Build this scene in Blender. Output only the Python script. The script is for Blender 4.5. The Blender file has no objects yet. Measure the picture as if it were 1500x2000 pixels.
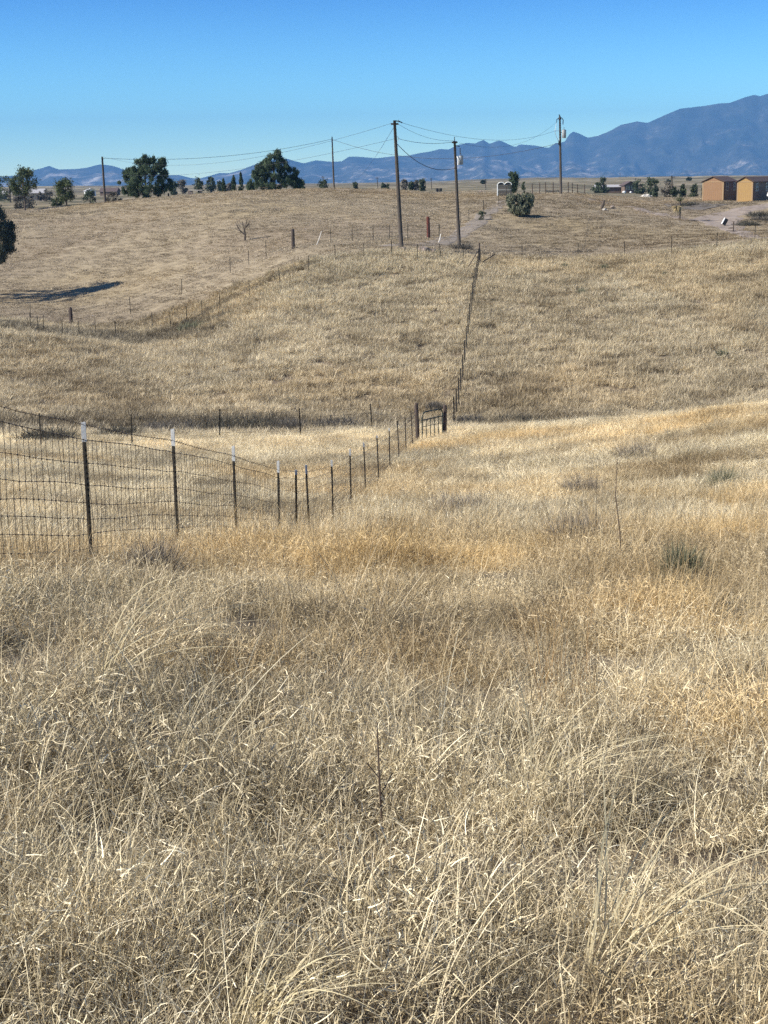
import bpy, math, random
import numpy as np
from mathutils import Vector, Matrix
random.seed(7); rng = np.random.default_rng(7)
scene = bpy.context.scene
COL = scene.collection
# ------------------------------------------------------------------ camera
FPX = 3022.0; PITCH = math.atan(645/FPX); ROLL = 0.015
cP, sP, cR, sR = math.cos(PITCH), math.sin(PITCH), math.cos(ROLL), math.sin(ROLL)
FWD = np.array([0, cP, -sP]); U0 = np.array([0, sP, cP]); R0 = np.array([1.0, 0, 0])
RT = R0*cR - U0*sR; UP = U0*cR + R0*sR
cam = bpy.data.cameras.new('camera'); camo = bpy.data.objects.new('camera', cam); COL.objects.link(camo)
cam.sensor_fit = 'VERTICAL'; cam.sensor_height = 24; cam.lens = 24*FPX/2000
cam.clip_start = 0.1; cam.clip_end = 60000
camo.matrix_world = Matrix([[RT[i], UP[i], -FWD[i], 0] for i in range(3)] + [[0, 0, 0, 1]])
scene.camera = camo
# ------------------------------------------------------------------ sky and sun
SUN_EL = math.radians(36); SUN_DIR = Vector((-0.97, -0.24, 0)).normalized()   # horizontal direction towards the sun
world = bpy.data.worlds.new('World'); scene.world = world; world.use_nodes = True
wn = world.node_tree; wn.nodes.clear()
sky = wn.nodes.new('ShaderNodeTexSky'); sky.sky_type = 'NISHITA'; sky.sun_disc = False
sky.sun_elevation = SUN_EL; sky.sun_rotation = math.atan2(SUN_DIR.x, SUN_DIR.y)
sky.altitude = 1400; sky.air_density = 1.0; sky.dust_density = 0.0; sky.ozone_density = 3.0
bg = wn.nodes.new('ShaderNodeBackground'); bg.inputs[1].default_value = 0.11
wo = wn.nodes.new('ShaderNodeOutputWorld')
g1 = wn.nodes.new('ShaderNodeVectorMath'); g1.operation = 'SCALE'; g1.inputs['Scale'].default_value = .2
gg = wn.nodes.new('ShaderNodeGamma'); gg.inputs[1].default_value = 1.75
g2 = wn.nodes.new('ShaderNodeVectorMath'); g2.operation = 'SCALE'; g2.inputs['Scale'].default_value = 5.0
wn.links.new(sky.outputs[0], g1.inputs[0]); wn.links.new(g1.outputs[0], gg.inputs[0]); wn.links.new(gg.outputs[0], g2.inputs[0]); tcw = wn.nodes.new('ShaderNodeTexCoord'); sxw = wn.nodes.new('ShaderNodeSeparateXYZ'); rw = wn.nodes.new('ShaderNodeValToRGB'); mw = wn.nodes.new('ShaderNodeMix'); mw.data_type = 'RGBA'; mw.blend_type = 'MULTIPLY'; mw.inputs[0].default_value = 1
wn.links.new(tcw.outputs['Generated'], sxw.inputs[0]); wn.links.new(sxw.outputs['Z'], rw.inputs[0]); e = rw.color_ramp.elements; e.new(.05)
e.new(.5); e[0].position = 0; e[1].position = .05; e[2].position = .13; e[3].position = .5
for q_, c_ in zip(e, ((.84, .98, .86, 1), (.50, .72, .75, 1), (.13, .35, .55, 1), (1.35, 1.1, .9, 1))): q_.color = c_  # last stop: unseen overhead sky, paled and warmed to neutralise the fill light
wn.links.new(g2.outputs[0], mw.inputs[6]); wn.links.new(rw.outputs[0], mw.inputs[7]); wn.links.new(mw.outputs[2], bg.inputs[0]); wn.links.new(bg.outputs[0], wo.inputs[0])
sl = bpy.data.lights.new('sun', 'SUN'); sl.energy = 4.3; sl.angle = math.radians(0.53); sl.color = (1, 0.93, 0.82)
so = bpy.data.objects.new('sun', sl); COL.objects.link(so)
tosun = Vector((SUN_DIR.x*math.cos(SUN_EL), SUN_DIR.y*math.cos(SUN_EL), math.sin(SUN_EL)))
so.rotation_euler = tosun.to_track_quat('Z', 'Y').to_euler(); so.location = (0, 0, 60)
vs = scene.view_settings; vs.view_transform = 'Standard'; vs.look = 'None'; vs.gamma = 1; vs.use_curve_mapping = False
vs.exposure = 1.05
cy = scene.cycles; cy.max_bounces = 5; cy.diffuse_bounces = 3; cy.glossy_bounces = 2; cy.transmission_bounces = 3
cy.transparent_max_bounces = 6; cy.volume_bounces = 0
cy.use_denoising = False
# ------------------------------------------------------------------ pixel -> ray, terrain heights
def ray(px, py):
    u = (px-750)/FPX; v = (1000-py)/FPX
    return FWD + RT*u + UP*v
def at(px, py, Y):
    d = ray(px, py); return Vector(d/d[1]*Y)
def sm(a, b, x): x = np.clip((np.asarray(x, float)-a)/(b-a), 0, 1); return x*x*(3-2*x)
def hashn(ix, iy, s):
    h = (ix.astype(np.int64)*374761393 + iy.astype(np.int64)*668265263 + s*982451653) & 0xffffffff
    h = ((h ^ (h >> 13))*1274126177) & 0xffffffff; h ^= h >> 16
    return (h & 0xffffff)/float(0xffffff)
def vnoise(x, y, s=0):
    x = np.asarray(x, float); y = np.asarray(y, float)
    ix = np.floor(x); iy = np.floor(y); fx = x-ix; fy = y-iy; fx = fx*fx*(3-2*fx); fy = fy*fy*(3-2*fy)
    a = hashn(ix, iy, s); b = hashn(ix+1, iy, s); c = hashn(ix, iy+1, s); d = hashn(ix+1, iy+1, s)
    return (a*(1-fx)+b*fx)*(1-fy)+(c*(1-fx)+d*fx)*fy
def fbm(x, y, s=0, o=4):
    r = 0; a = .5; t = 0
    for k in range(o): r = r+a*vnoise(x*2**k, y*2**k, s+k*17); t += a; a *= .5
    return r/t
PXC = np.array([-300, 0, 150, 300, 450, 600, 750, 850, 950, 1100, 1250, 1400, 1500, 1800.])
ROWS = [  # distance, visible surface row (photo pixels) in each column
 (20,  [1045,1043,1043,1043,1043,1042,1040,1036,1032,1028,1024,1020,1018,1014]),
 (28,  [ 980, 985, 995,1010,1026,1037,1022,1010,1000, 990, 980, 970, 962, 955]),
 (36,  [ 945, 948, 953, 961, 970, 980, 972, 958, 945, 930, 915, 900, 888, 875]),
 (45,  [ 903, 905, 908, 915, 920, 928, 924, 905, 892, 872, 850, 826, 802, 780]),
 (52,  [ 880, 880, 880, 885, 888, 893, 893, 878, 860, 840, 815, 800, 786, 765]),
 (60,  [ 862, 862, 862, 864, 866, 867, 862, 850, 830, 820, 815, 825, 840, 830]),
 (67,  [ 848, 848, 848, 850, 850, 848, 843, 838, 838, 850, 865, 880, 885, 880]),
 (72,  [ 840, 840, 840, 838, 838, 838, 835, 832, 835, 848, 862, 865, 860, 855]),
 (78,  [ 815, 815, 815, 812, 811, 812, 818, 820, 818, 815, 808, 796, 785, 780]),
 (85,  [ 775, 775, 778, 780, 780, 780, 780, 775, 766, 764, 755, 740, 728, 720]),
 (95,  [ 708, 712, 718, 718, 706, 692, 685, 680, 670, 665, 655, 645, 638, 630]),
 (105, [ 630, 642, 664, 678, 645, 620, 610, 603, 592, 588, 580, 570, 562, 555]),
 (115, [ 618, 630, 650, 656, 605, 560, 547, 545, 541, 539, 530, 520, 510, 500]),
 (125, [ 613, 624, 640, 625, 568, 515, 494, 494, 508, 507, 499, 484, 470, 460]),
 (135, [ 606, 612, 615, 592, 540, 490, 476, 481, 494, 497, 489, 478, 466, 456]),
 (150, [ 585, 587, 582, 545, 503, 470, 461, 465, 463, 468, 467, 462, 458, 450]),
 (170, [ 528, 530, 520, 490, 455, 436, 430, 436, 424, 427, 432, 436, 430, 425]),
 (190, [ 472, 475, 465, 440, 416, 406, 406, 413, 403, 399, 409, 401, 396, 393]),
 (210, [ 432, 434, 427, 406, 389, 384, 387, 392, 388, 381, 396, 390, 391, 392]),
 (235, [ 418, 415, 405, 387, 375, 370, 373, 376, 378, 377, 390, 386, 386, 386]),
 (270, [ 412, 411, 407, 395, 382, 377, 377, 378, 379, 380, 388, 384, 382, 380]),
 (350, [ 402, 401, 398, 389, 380, 374, 374, 374, 375, 378, 382, 380, 378, 376]),
 (500, [ 394, 392, 389, 382, 374, 370, 369, 369, 369, 372, 375, 372, 370, 368]),
 (900, [ 380, 379, 378, 374, 369, 365, 362, 360, 357, 353, 352, 351, 350, 348]),
 (2000,[ 370, 369, 367, 366, 364, 362, 360, 357, 353, 350, 350, 348, 347, 345]),
 (5000,[ 368, 366, 365, 364, 362, 360, 358, 355, 352, 349, 348, 347, 346, 343]),
 (16000,[367, 365, 364, 363, 361, 359, 357, 354, 351, 348, 347, 346, 345, 342])]
TG = np.concatenate([[-.5], np.linspace(-.27, .27, 19), [.5]])
GY = [-20., 0, 3, 8, 13.6] + [r[0] for r in ROWS]
NEARZ = [-1.25, -1.25, -1.58, -2.28, -3.1]
def veg(Y):      # height of the grass canopy above the soil
    return .26*(1-sm(118, 132, Y))
GZ = np.zeros((len(GY), len(TG)))
for i, z in enumerate(NEARZ): GZ[i] = z + .25*TG*min(GY[i], 14)/14 - (1.15 if GY[i] == 8 else 0)*np.minimum(TG, 0)
for i, (Y, pys) in enumerate(ROWS):
    d = np.array([ray(px, py) for px, py in zip(PXC, pys)])
    GZ[i+len(NEARZ)] = np.interp(TG, d[:, 0]/d[:, 1], d[:, 2]/d[:, 1])*Y
GY = np.array(GY); GZ -= veg(GY)[:, None]
def _tang(y, z):
    h = np.diff(y); dl = np.diff(z, axis=0)/h[:, None]; m = np.zeros_like(z)
    m[1:-1] = (dl[:-1]*h[1:, None]+dl[1:]*h[:-1, None])/(h[1:]+h[:-1])[:, None]; m[0] = dl[0]; m[-1] = dl[-1]
    return m
GM = _tang(GY, GZ)
def H(x, y, rough=True):
    x = np.atleast_1d(np.asarray(x, float)); y = np.atleast_1d(np.asarray(y, float))
    t = np.clip(x/np.maximum(y, 6), -.499, .499); yy = np.clip(y, GY[0], GY[-1]-1)
    r = np.clip(np.searchsorted(GY, yy, 'right')-1, 0, len(GY)-2); h = GY[r+1]-GY[r]; s = (yy-GY[r])/h
    h00 = 2*s**3-3*s**2+1; h10 = s**3-2*s**2+s; h01 = -2*s**3+3*s**2; h11 = s**3-s**2
    def colv(c): c = np.clip(c, 0, len(TG)-1); return h00*GZ[r, c]+h10*h*GM[r, c]+h01*GZ[r+1, c]+h11*h*GM[r+1, c]
    c = np.clip(np.searchsorted(TG, t, 'right')-1, 0, len(TG)-2); w = (t-TG[c])/(TG[c+1]-TG[c])
    a, b, d, e = colv(c-1), colv(c), colv(c+1), colv(c+2)
    z = b+.5*w*(d-a+w*(2*a-5*b+4*d-e+w*(3*(b-d)+e-a)))
    if rough:
        am = .05+.10*sm(20, 60, y)+.35*sm(60, 200, y)
        z = z+(fbm(x/7.3, y/7.3, 3, 3)-.5)*am*1.4+(fbm(x/1.7, y/1.7, 9, 3)-.5)*np.minimum(.16, .07+.002*np.abs(y))
        z = z+(fbm(x/160, y/160, 23, 3)-.5)*sm(350, 2000, y)*9
    return z
def G(x, y): return float(H(x, y)[0])
def hit(px, py, off=0.0):      # where the line of sight meets the ground (raised by off)
    d = ray(px, py); Y = np.concatenate([np.arange(2.5, 300, .1), np.arange(300, 3000, 4)])
    P = d[None]/d[1]*Y[:, None]
    k = np.nonzero(P[:, 2] <= H(P[:, 0], P[:, 1])+off)[0]
    Yh = Y[k[0]] if len(k) else 300.
    p = d/d[1]*Yh
    return Vector((p[0], p[1], G(p[0], p[1])))
def gp(px, py, Y):
    p = at(px, py, Y); return Vector((p.x, p.y, G(p.x, p.y)))
# ------------------------------------------------------------------ materials
def mat(name): m = bpy.data.materials.new(name); m.use_nodes = True; nt = m.node_tree; return m, nt, nt.nodes['Principled BSDF']
def node(nt, t, **k):
    n = nt.nodes.new(t)
    for a, b in k.items(): setattr(n, a, b)
    return n
def ramp(nt, fac, stops):
    r = node(nt, 'ShaderNodeValToRGB'); e = r.color_ramp.elements
    while len(e) < len(stops): e.new(.5)
    for q, (p, c) in zip(e, stops): q.position = p; q.color = (*c, 1)
    nt.links.new(fac, r.inputs[0]); return r.outputs[0]
def noise(nt, scale, detail=5, rough=.6, vec=None, dist=0):
    n = node(nt, 'ShaderNodeTexNoise'); n.inputs['Scale'].default_value = scale; n.inputs['Detail'].default_value = detail
    n.inputs['Roughness'].default_value = rough; n.inputs['Distortion'].default_value = dist
    if vec is not None: nt.links.new(vec, n.inputs['Vector'])
    return n.outputs['Fac']
def mixc(nt, f, a, b, mode='MIX'):
    m = node(nt, 'ShaderNodeMix', data_type='RGBA', blend_type=mode)
    for s, v in ((0, f), (6, a), (7, b)):
        if hasattr(v, 'default_value') or hasattr(v, 'is_linked'): nt.links.new(v, m.inputs[s])
        else: m.inputs[s].default_value = v if s == 0 else (*v, 1)
    return m.outputs[2]
def math_(nt, op, a, b=None, clamp=False):
    m = node(nt, 'ShaderNodeMath', operation=op, use_clamp=clamp)
    for i, v in enumerate((a, b)):
        if v is None: continue
        if isinstance(v, (int, float)): m.inputs[i].default_value = v
        else: nt.links.new(v, m.inputs[i])
    return m.outputs[0]
def simple(name, c1, c2, scale=8, rough=.8, bump=.2, metal=0, stretch=None, spec=.3):
    m, nt, b = mat(name); tc = node(nt, 'ShaderNodeTexCoord'); v = tc.outputs['Object']
    if stretch:
        mp = node(nt, 'ShaderNodeMapping'); mp.inputs['Scale'].default_value = stretch; nt.links.new(v, mp.inputs[0]); v = mp.outputs[0]
    f = noise(nt, scale, 6, .65, v)
    nt.links.new(ramp(nt, f, [(.3, c1), (.7, c2)]), b.inputs['Base Color'])
    b.inputs['Roughness'].default_value = rough; b.inputs['Metallic'].default_value = metal; b.inputs['Specular IOR Level'].default_value = spec
    if bump:
        bp = node(nt, 'ShaderNodeBump'); bp.inputs['Strength'].default_value = bump; bp.inputs['Distance'].default_value = .02
        nt.links.new(f, bp.inputs['Height']); nt.links.new(bp.outputs[0], b.inputs['Normal'])
    return m
def grass_mat(name, stops, gold=(.42, .30, .125), gray=(.172, .15, .112), trans=.13):
    m, nt, b = mat(name); nt.nodes.remove(b); out = nt.nodes['Material Output']
    bl = node(nt, 'ShaderNodeAttribute', attribute_name='bl')
    ti = node(nt, 'ShaderNodeAttribute', attribute_name='tint', attribute_type='INSTANCER')
    gr = node(nt, 'ShaderNodeAttribute', attribute_name='gray', attribute_type='INSTANCER')
    va = node(nt, 'ShaderNodeAttribute', attribute_name='val', attribute_type='INSTANCER')
    c = ramp(nt, bl.outputs['Fac'], stops)
    c = mixc(nt, math_(nt, 'MULTIPLY', ti.outputs['Fac'], .75), c, mixc(nt, 1.0, mixc(nt, .5, c, (.45, .45, .45)), tuple(2.2*g for g in gold), 'MULTIPLY'))
    c = mixc(nt, math_(nt, 'MULTIPLY', gr.outputs['Fac'], .8), c, mixc(nt, 1.0, mixc(nt, .4, c, (.3, .3, .3)), tuple(3.2*g for g in gray), 'MULTIPLY'))
    hs = node(nt, 'ShaderNodeHueSaturation'); nt.links.new(va.outputs['Fac'], hs.inputs['Value']); nt.links.new(c, hs.inputs['Color'])
    d = node(nt, 'ShaderNodeBsdfDiffuse'); t = node(nt, 'ShaderNodeBsdfTranslucent'); mx = node(nt, 'ShaderNodeMixShader')
    gl = node(nt, 'ShaderNodeBsdfGlossy'); gl.inputs['Roughness'].default_value = .45; gl.inputs['Color'].default_value = (.9, .85, .75, 1)
    m2 = node(nt, 'ShaderNodeMixShader'); m2.inputs[0].default_value = .05
    mx.inputs[0].default_value = trans
    for s in (d, t): nt.links.new(hs.outputs[0], s.inputs['Color'])
    nt.links.new(d.outputs[0], mx.inputs[1]); nt.links.new(t.outputs[0], mx.inputs[2])
    nt.links.new(mx.outputs[0], m2.inputs[1]); nt.links.new(gl.outputs[0], m2.inputs[2]); nt.links.new(m2.outputs[0], out.inputs[0])
    return m
STRAW = [(0, (.075, .060, .038)), (.25, (.21, .166, .102)), (.5, (.40, .328, .200)), (.75, (.66, .565, .355)), (1, (.92, .84, .60))]
M_grass = grass_mat('dry_grass', STRAW)
M_far = grass_mat('hill_grass', [(0, (.27, .222, .142)), (.5, (.46, .387, .252)), (1, (.62, .538, .36))])
M_short = grass_mat('short_grass', [(0, (.165, .133, .09)), (.5, (.32, .262, .18)), (1, (.47, .40, .28))], trans=.12)
def leaf_mat(name, a, b_, tr=.15):
    m, nt, b = mat(name); nt.nodes.remove(b); out = nt.nodes['Material Output']
    at_ = node(nt, 'ShaderNodeAttribute', attribute_name='bl'); c = ramp(nt, at_.outputs['Fac'], [(0, a), (1, b_)])
    d = node(nt, 'ShaderNodeBsdfDiffuse'); t = node(nt, 'ShaderNodeBsdfTranslucent'); mx = node(nt, 'ShaderNodeMixShader'); mx.inputs[0].default_value = tr
    for s in (d, t): nt.links.new(c, s.inputs['Color'])
    nt.links.new(d.outputs[0], mx.inputs[1]); nt.links.new(t.outputs[0], mx.inputs[2]); nt.links.new(mx.outputs[0], out.inputs[0])
    return m
M_pine = leaf_mat('pine_needles', (.03, .048, .03), (.12, .155, .09))
M_dpine = leaf_mat('grey_pine_needles', (.03, .04, .03), (.15, .16, .12))
M_olive = leaf_mat('olive_leaves', (.045, .06, .03), (.14, .16, .08))
M_juni = leaf_mat('juniper_leaves', (.038, .052, .034), (.11, .13, .08))
M_dust = leaf_mat('dusty_twigs', (.09, .085, .07), (.20, .18, .15))
M_sage = leaf_mat('sage_leaves', (.09, .10, .06), (.25, .25, .16))
M_broom = leaf_mat('broom_stems', (.075, .085, .055), (.25, .255, .175))
M_bdust = leaf_mat('dark_brush', (.045, .045, .035), (.15, .14, .11))
M_twig = leaf_mat('grey_twigs', (.16, .135, .10), (.38, .33, .255))
M_skirt = leaf_mat('dry_fronds', (.35, .27, .14), (.6, .5, .3))
M_bark = simple('bark', (.05, .04, .03), (.13, .10, .08), 20, .9, .5, 0, (1, 1, .2))
M_pole = simple('weathered_pole', (.04, .033, .027), (.105, .085, .066), 14, .85, .4, 0, (1, 1, .12))
M_wood = simple('old_post_wood', (.045, .035, .03), (.12, .09, .07), 18, .9, .5, 0, (1, 1, .15))
M_redw = simple('red_brown_post', (.07, .02, .016), (.15, .05, .035), 18, .85, .3, 0, (1, 1, .2))
M_steel = simple('dark_steel_post', (.018, .02, .016), (.06, .05, .035), 25, .6, .15, .3)
M_tip = simple('white_post_paint', (.36, .37, .35), (.58, .58, .54), 30, .6, .1)
M_wire = simple('rusty_wire', (.05, .04, .03), (.13, .10, .075), 30, .6, 0, .5)
M_cable = simple('black_cable', (.02, .02, .022), (.05, .05, .055), 5, .6, 0)
M_galv = simple('galvanised_metal', (.30, .31, .31), (.5, .51, .5), 10, .45, .05, .6)
M_grey = simple('transformer_grey', (.22, .23, .24), (.34, .35, .35), 6, .5, .05)
M_white = simple('white_paint', (.62, .62, .58), (.8, .8, .77), 6, .6, .05)
M_stick = simple('bleached_wood', (.5, .45, .38), (.72, .67, .58), 20, .8, .3, 0, (1, 1, .2))
M_gate = simple('dark_green_gate_tube', (.035, .05, .042), (.09, .11, .09), 20, .5, .05, .4)
M_rock = simple('rock', (.14, .11, .09), (.34, .28, .23), 7, .9, .6)
M_rockw = simple('pale_rock', (.36, .33, .28), (.56, .52, .45), 9, .9, .4)
M_black = simple('black_plastic', (.012, .012, .013), (.03, .03, .032), 8, .5, 0)
M_glass = simple('dark_window_glass', (.02, .025, .03), (.05, .06, .07), 3, .1, 0, 0, None, .6)
M_roof = simple('brown_shingle_roof', (.06, .045, .042), (.12, .09, .085), 30, .85, .3)
M_roofg = simple('grey_metal_roof', (.33, .32, .32), (.45, .44, .43), 4, .5, .05)
M_trim = simple('dark_brown_trim', (.05, .03, .022), (.10, .06, .045), 9, .7, .1)
M_tan = simple('tan_plaster_wall', (.30, .24, .18), (.42, .34, .26), 3, .9, .1)
M_brownw = simple('brown_wall', (.09, .065, .05), (.17, .125, .10), 5, .9, .1)
def siding(name, a, b_, gap):
    m, nt, b = mat(name); tc = node(nt, 'ShaderNodeTexCoord'); mp = node(nt, 'ShaderNodeMapping'); mp.inputs['Scale'].default_value = (5, 5, .5)
    nt.links.new(tc.outputs['Object'], mp.inputs[0]); f = noise(nt, 4, 5, .6, mp.outputs[0])
    w = node(nt, 'ShaderNodeTexWave'); w.bands_direction = 'X'; w.inputs['Scale'].default_value = 1.1; nt.links.new(tc.outputs['Object'], w.inputs[0])
    g = math_(nt, 'LESS_THAN', w.outputs['Fac'], .1)
    nt.links.new(mixc(nt, g, ramp(nt, f, [(.3, a), (.7, b_)]), gap), b.inputs['Base Color']); b.inputs['Roughness'].default_value = .75
    return m
M_side = siding('orange_wood_siding', (.17, .092, .042), (.235, .13, .062), (.24, .13, .06))
M_side2 = siding('amber_wood_siding', (.24, .14, .045), (.31, .19, .065), (.3, .18, .06))
M_trimy = simple('pale_wood_trim', (.24, .16, .085), (.31, .21, .115), 9, .7, .05)
# soil / distant grassland
M_ground, nt, b = mat('dry_grassland_soil')
geo = node(nt, 'ShaderNodeNewGeometry'); P = geo.outputs['Position']
sx = node(nt, 'ShaderNodeSeparateXYZ'); nt.links.new(P, sx.inputs[0])
n1 = noise(nt, .9, 8, .7, P); n2 = noise(nt, .035, 5, .6, P); n3 = noise(nt, .006, 4, .55, P)
soil = ramp(nt, n1, [(.25, (.09, .07, .05)), (.5, (.17, .135, .095)), (.75, (.30, .245, .17))])
mowed = ramp(nt, n1, [(.25, (.16, .128, .085)), (.5, (.28, .23, .155)), (.75, (.39, .325, .215))])
far = ramp(nt, n3, [(.3, (.13, .11, .07)), (.5, (.25, .21, .14)), (.7, (.40, .35, .25))])
scrub = ramp(nt, noise(nt, .05, 7, .75, P), [(.46, (1, 1, 1)), (.56, (.42, .47, .42))])
far = mixc(nt, 1.0, far, scrub, 'MULTIPLY')
def rng_(a, b_): 
    m = node(nt, 'ShaderNodeMapRange'); m.inputs[1].default_value = a; m.inputs[2].default_value = b_; nt.links.new(sx.outputs['Y'], m.inputs[0]); return m.outputs[0]
c = mixc(nt, rng_(118, 132), soil, mowed); c = mixc(nt, rng_(245, 300), c, far)
tone = ramp(nt, n2, [(.3, (.86, .84, .86)), (.5, (1, 1, 1)), (.7, (1.0, .97, .86))])
nt.links.new(mixc(nt, 1.0, c, tone, 'MULTIPLY'), b.inputs['Base Color']); b.inputs['Roughness'].default_value = .95; b.inputs['Specular IOR Level'].default_value = .1
bp = node(nt, 'ShaderNodeBump'); bp.inputs['Strength'].default_value = .8; bp.inputs['Distance'].default_value = .15; nt.links.new(noise(nt, 2.2, 8, .75, P), bp.inputs['Height']); nt.links.new(bp.outputs[0], b.inputs['Normal'])
M_road, nt, b = mat('dirt_track'); geo = node(nt, 'ShaderNodeNewGeometry')
nt.links.new(ramp(nt, noise(nt, 1.2, 7, .7, geo.outputs['Position']), [(.3, (.16, .125, .10)), (.5, (.24, .195, .155)), (.7, (.33, .275, .22))]), b.inputs['Base Color']); b.inputs['Roughness'].default_value = .95
M_lane, nt, b = mat('worn_lane'); geo = node(nt, 'ShaderNodeNewGeometry')
nt.links.new(ramp(nt, noise(nt, 1.2, 7, .7, geo.outputs['Position']), [(.3, (.15, .125, .095)), (.7, (.28, .235, .18))]), b.inputs['Base Color']); b.inputs['Roughness'].default_value = .95
M_scorch, nt, b = mat('dark_weedy_bank'); geo = node(nt, 'ShaderNodeNewGeometry')
nt.links.new(ramp(nt, noise(nt, 1.0, 8, .75, geo.outputs['Position']), [(.3, (.07, .06, .05)), (.6, (.15, .13, .105)), (.8, (.28, .24, .18))]), b.inputs['Base Color']); b.inputs['Roughness'].default_value = .95
M_mtn, nt, b = mat('mountain_rock_and_scrub'); geo = node(nt, 'ShaderNodeNewGeometry'); P = geo.outputs['Position']
n1 = noise(nt, .0035, 10, .78, P); n2 = noise(nt, .0007, 5, .6, P); sx = node(nt, 'ShaderNodeSeparateXYZ'); nt.links.new(P, sx.inputs[0])
low = node(nt, 'ShaderNodeMapRange'); low.inputs[1].default_value = 420; low.inputs[2].default_value = 20; nt.links.new(sx.outputs['Z'], low.inputs[0])
f = math_(nt, 'ADD', math_(nt, 'MULTIPLY', n1, .75), math_(nt, 'MULTIPLY', low.outputs[0], .09)); f = math_(nt, 'ADD', f, math_(nt, 'MULTIPLY', n2, .19))
c = ramp(nt, f, [(.45, (.018, .024, .02)), (.56, (.05, .052, .042)), (.60, (.13, .12, .10)), (.66, (.40, .36, .31))])
snow = node(nt, 'ShaderNodeMapRange'); snow.inputs[1].default_value = 655; snow.inputs[2].default_value = 700; nt.links.new(sx.outputs['Z'], snow.inputs[0])
sf = math_(nt, 'MULTIPLY', snow.outputs[0], math_(nt, 'GREATER_THAN', noise(nt, .008, 5, .7, P), .52))
nt.links.new(mixc(nt, sf, c, (.8, .82, .85)), b.inputs['Base Color']); b.inputs['Roughness'].default_value = 1; b.inputs['Specular IOR Level'].default_value = 0
# ------------------------------------------------------------------ mesh building helpers
class MB:
    def __init__(s): s.v = []; s.f = []
    def add(s, vs, fs):
        o = len(s.v); s.v += [tuple(v) for v in vs]; s.f += [tuple(i+o for i in f) for f in fs]; return s
    def box(s, c, d, rot=None):
        c = Vector(c); hx, hy, hz = d[0]/2, d[1]/2, d[2]/2
        vs = [Vector((x, y, z)) for z in (-hz, hz) for x, y in ((-hx, -hy), (hx, -hy), (hx, hy), (-hx, hy))]
        if rot is not None: vs = [rot @ v for v in vs]
        return s.add([v+c for v in vs], [(3, 2, 1, 0), (4, 5, 6, 7), (0, 1, 5, 4), (1, 2, 6, 5), (2, 3, 7, 6), (3, 0, 4, 7)])
    def tube(s, pts, r, n=6, cap=True):
        pts = [Vector(p) for p in pts]; rs = r if hasattr(r, '__len__') else [r]*len(pts); vs = []; fs = []
        for i, p in enumerate(pts):
            t = (pts[min(i+1, len(pts)-1)]-pts[max(i-1, 0)]).normalized()
            a = t.cross(Vector((0, 0, 1)) if abs(t.z) < .9 else Vector((1, 0, 0))).normalized(); b = t.cross(a)
            vs += [p+(a*math.cos(6.2832*k/n)+b*math.sin(6.2832*k/n))*rs[i] for k in range(n)]
        for i in range(len(pts)-1):
            for k in range(n): fs.append((i*n+k, i*n+(k+1) % n, (i+1)*n+(k+1) % n, (i+1)*n+k))
        if cap: fs += [tuple(range(n)), tuple(range((len(pts)-1)*n, len(pts)*n))[::-1]]
        return s.add(vs, fs)
    def prism(s, outline, d):      # outline in xz, extruded along y from 0 to d
        n = len(outline); vs = [(x, 0, z) for x, z in outline]+[(x, d, z) for x, z in outline]
        return s.add(vs, [tuple(range(n)), tuple(range(2*n-1, n-1, -1))]+[(i, i+n, (i+1) % n+n, (i+1) % n) for i in range(n)])
    def rock(s, c, r, seed=0):
        rd = random.Random(seed); n, m = 8, 5; vs = [(c[0], c[1], c[2]-r*.5)]; fs = []
        for j in range(1, m):
            for k in range(n):
                a = 6.2832*k/n; e = -math.pi/2+math.pi*j/m; q = r*rd.uniform(.75, 1.15)
                vs.append((c[0]+q*math.cos(e)*math.cos(a), c[1]+q*math.cos(e)*math.sin(a), c[2]+q*.7*math.sin(e)))
        vs.append((c[0], c[1], c[2]+r*.65)); L = len(vs)-1
        for k in range(n):
            fs.append((0, 1+(k+1) % n, 1+k)); fs.append((L, L-n+k, L-n+(k+1) % n))
            for j in range(m-2): fs.append((1+j*n+k, 1+j*n+(k+1) % n, 1+(j+1)*n+(k+1) % n, 1+(j+1)*n+k))
        return s.add(vs, fs)
    def mesh(s, name, m):
        me = bpy.data.meshes.new(name); me.from_pydata(s.v, [], s.f); me.materials.append(m) if m else None; me.update(); return me
    def build(s, name, m, parent=None, smooth=False):
        me = s.mesh(name, m)
        if smooth: me.shade_smooth()
        o = bpy.data.objects.new(name, me); COL.objects.link(o)
        if parent is not None: o.parent = parent
        return o
def tag(o, label=None, cat=None, group=None, kind=None):
    for k, v in (('label', label), ('category', cat), ('group', group), ('kind', kind)):
        if v: o[k] = v
    return o
def thing(name, label, cat, loc=(0, 0, 0), rz=0, group=None):
    o = bpy.data.objects.new(name, None); COL.objects.link(o); o.location = loc; o.rotation_euler = (0, 0, rz); o.empty_display_size = .2
    return tag(o, label, cat, group)
def quads(name, V, bl, m, S=None):     # V: (n, k, 4, 3) quads; bl per blade
    n = V.shape[0]*V.shape[1]; me = bpy.data.meshes.new(name); me.vertices.add(n*4); me.vertices.foreach_set('co', V.reshape(-1).astype(np.float32))
    me.loops.add(n*4); me.polygons.add(n); me.loops.foreach_set('vertex_index', np.arange(n*4, dtype=np.int32))
    me.polygons.foreach_set('loop_start', np.arange(0, n*4, 4, dtype=np.int32))
    a = me.attributes.new('bl', 'FLOAT', 'POINT'); a.data.foreach_set('value', np.repeat(bl, V.shape[1]*4).astype(np.float32))
    me.materials.append(m); me.update(calc_edges=True); return me
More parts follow.
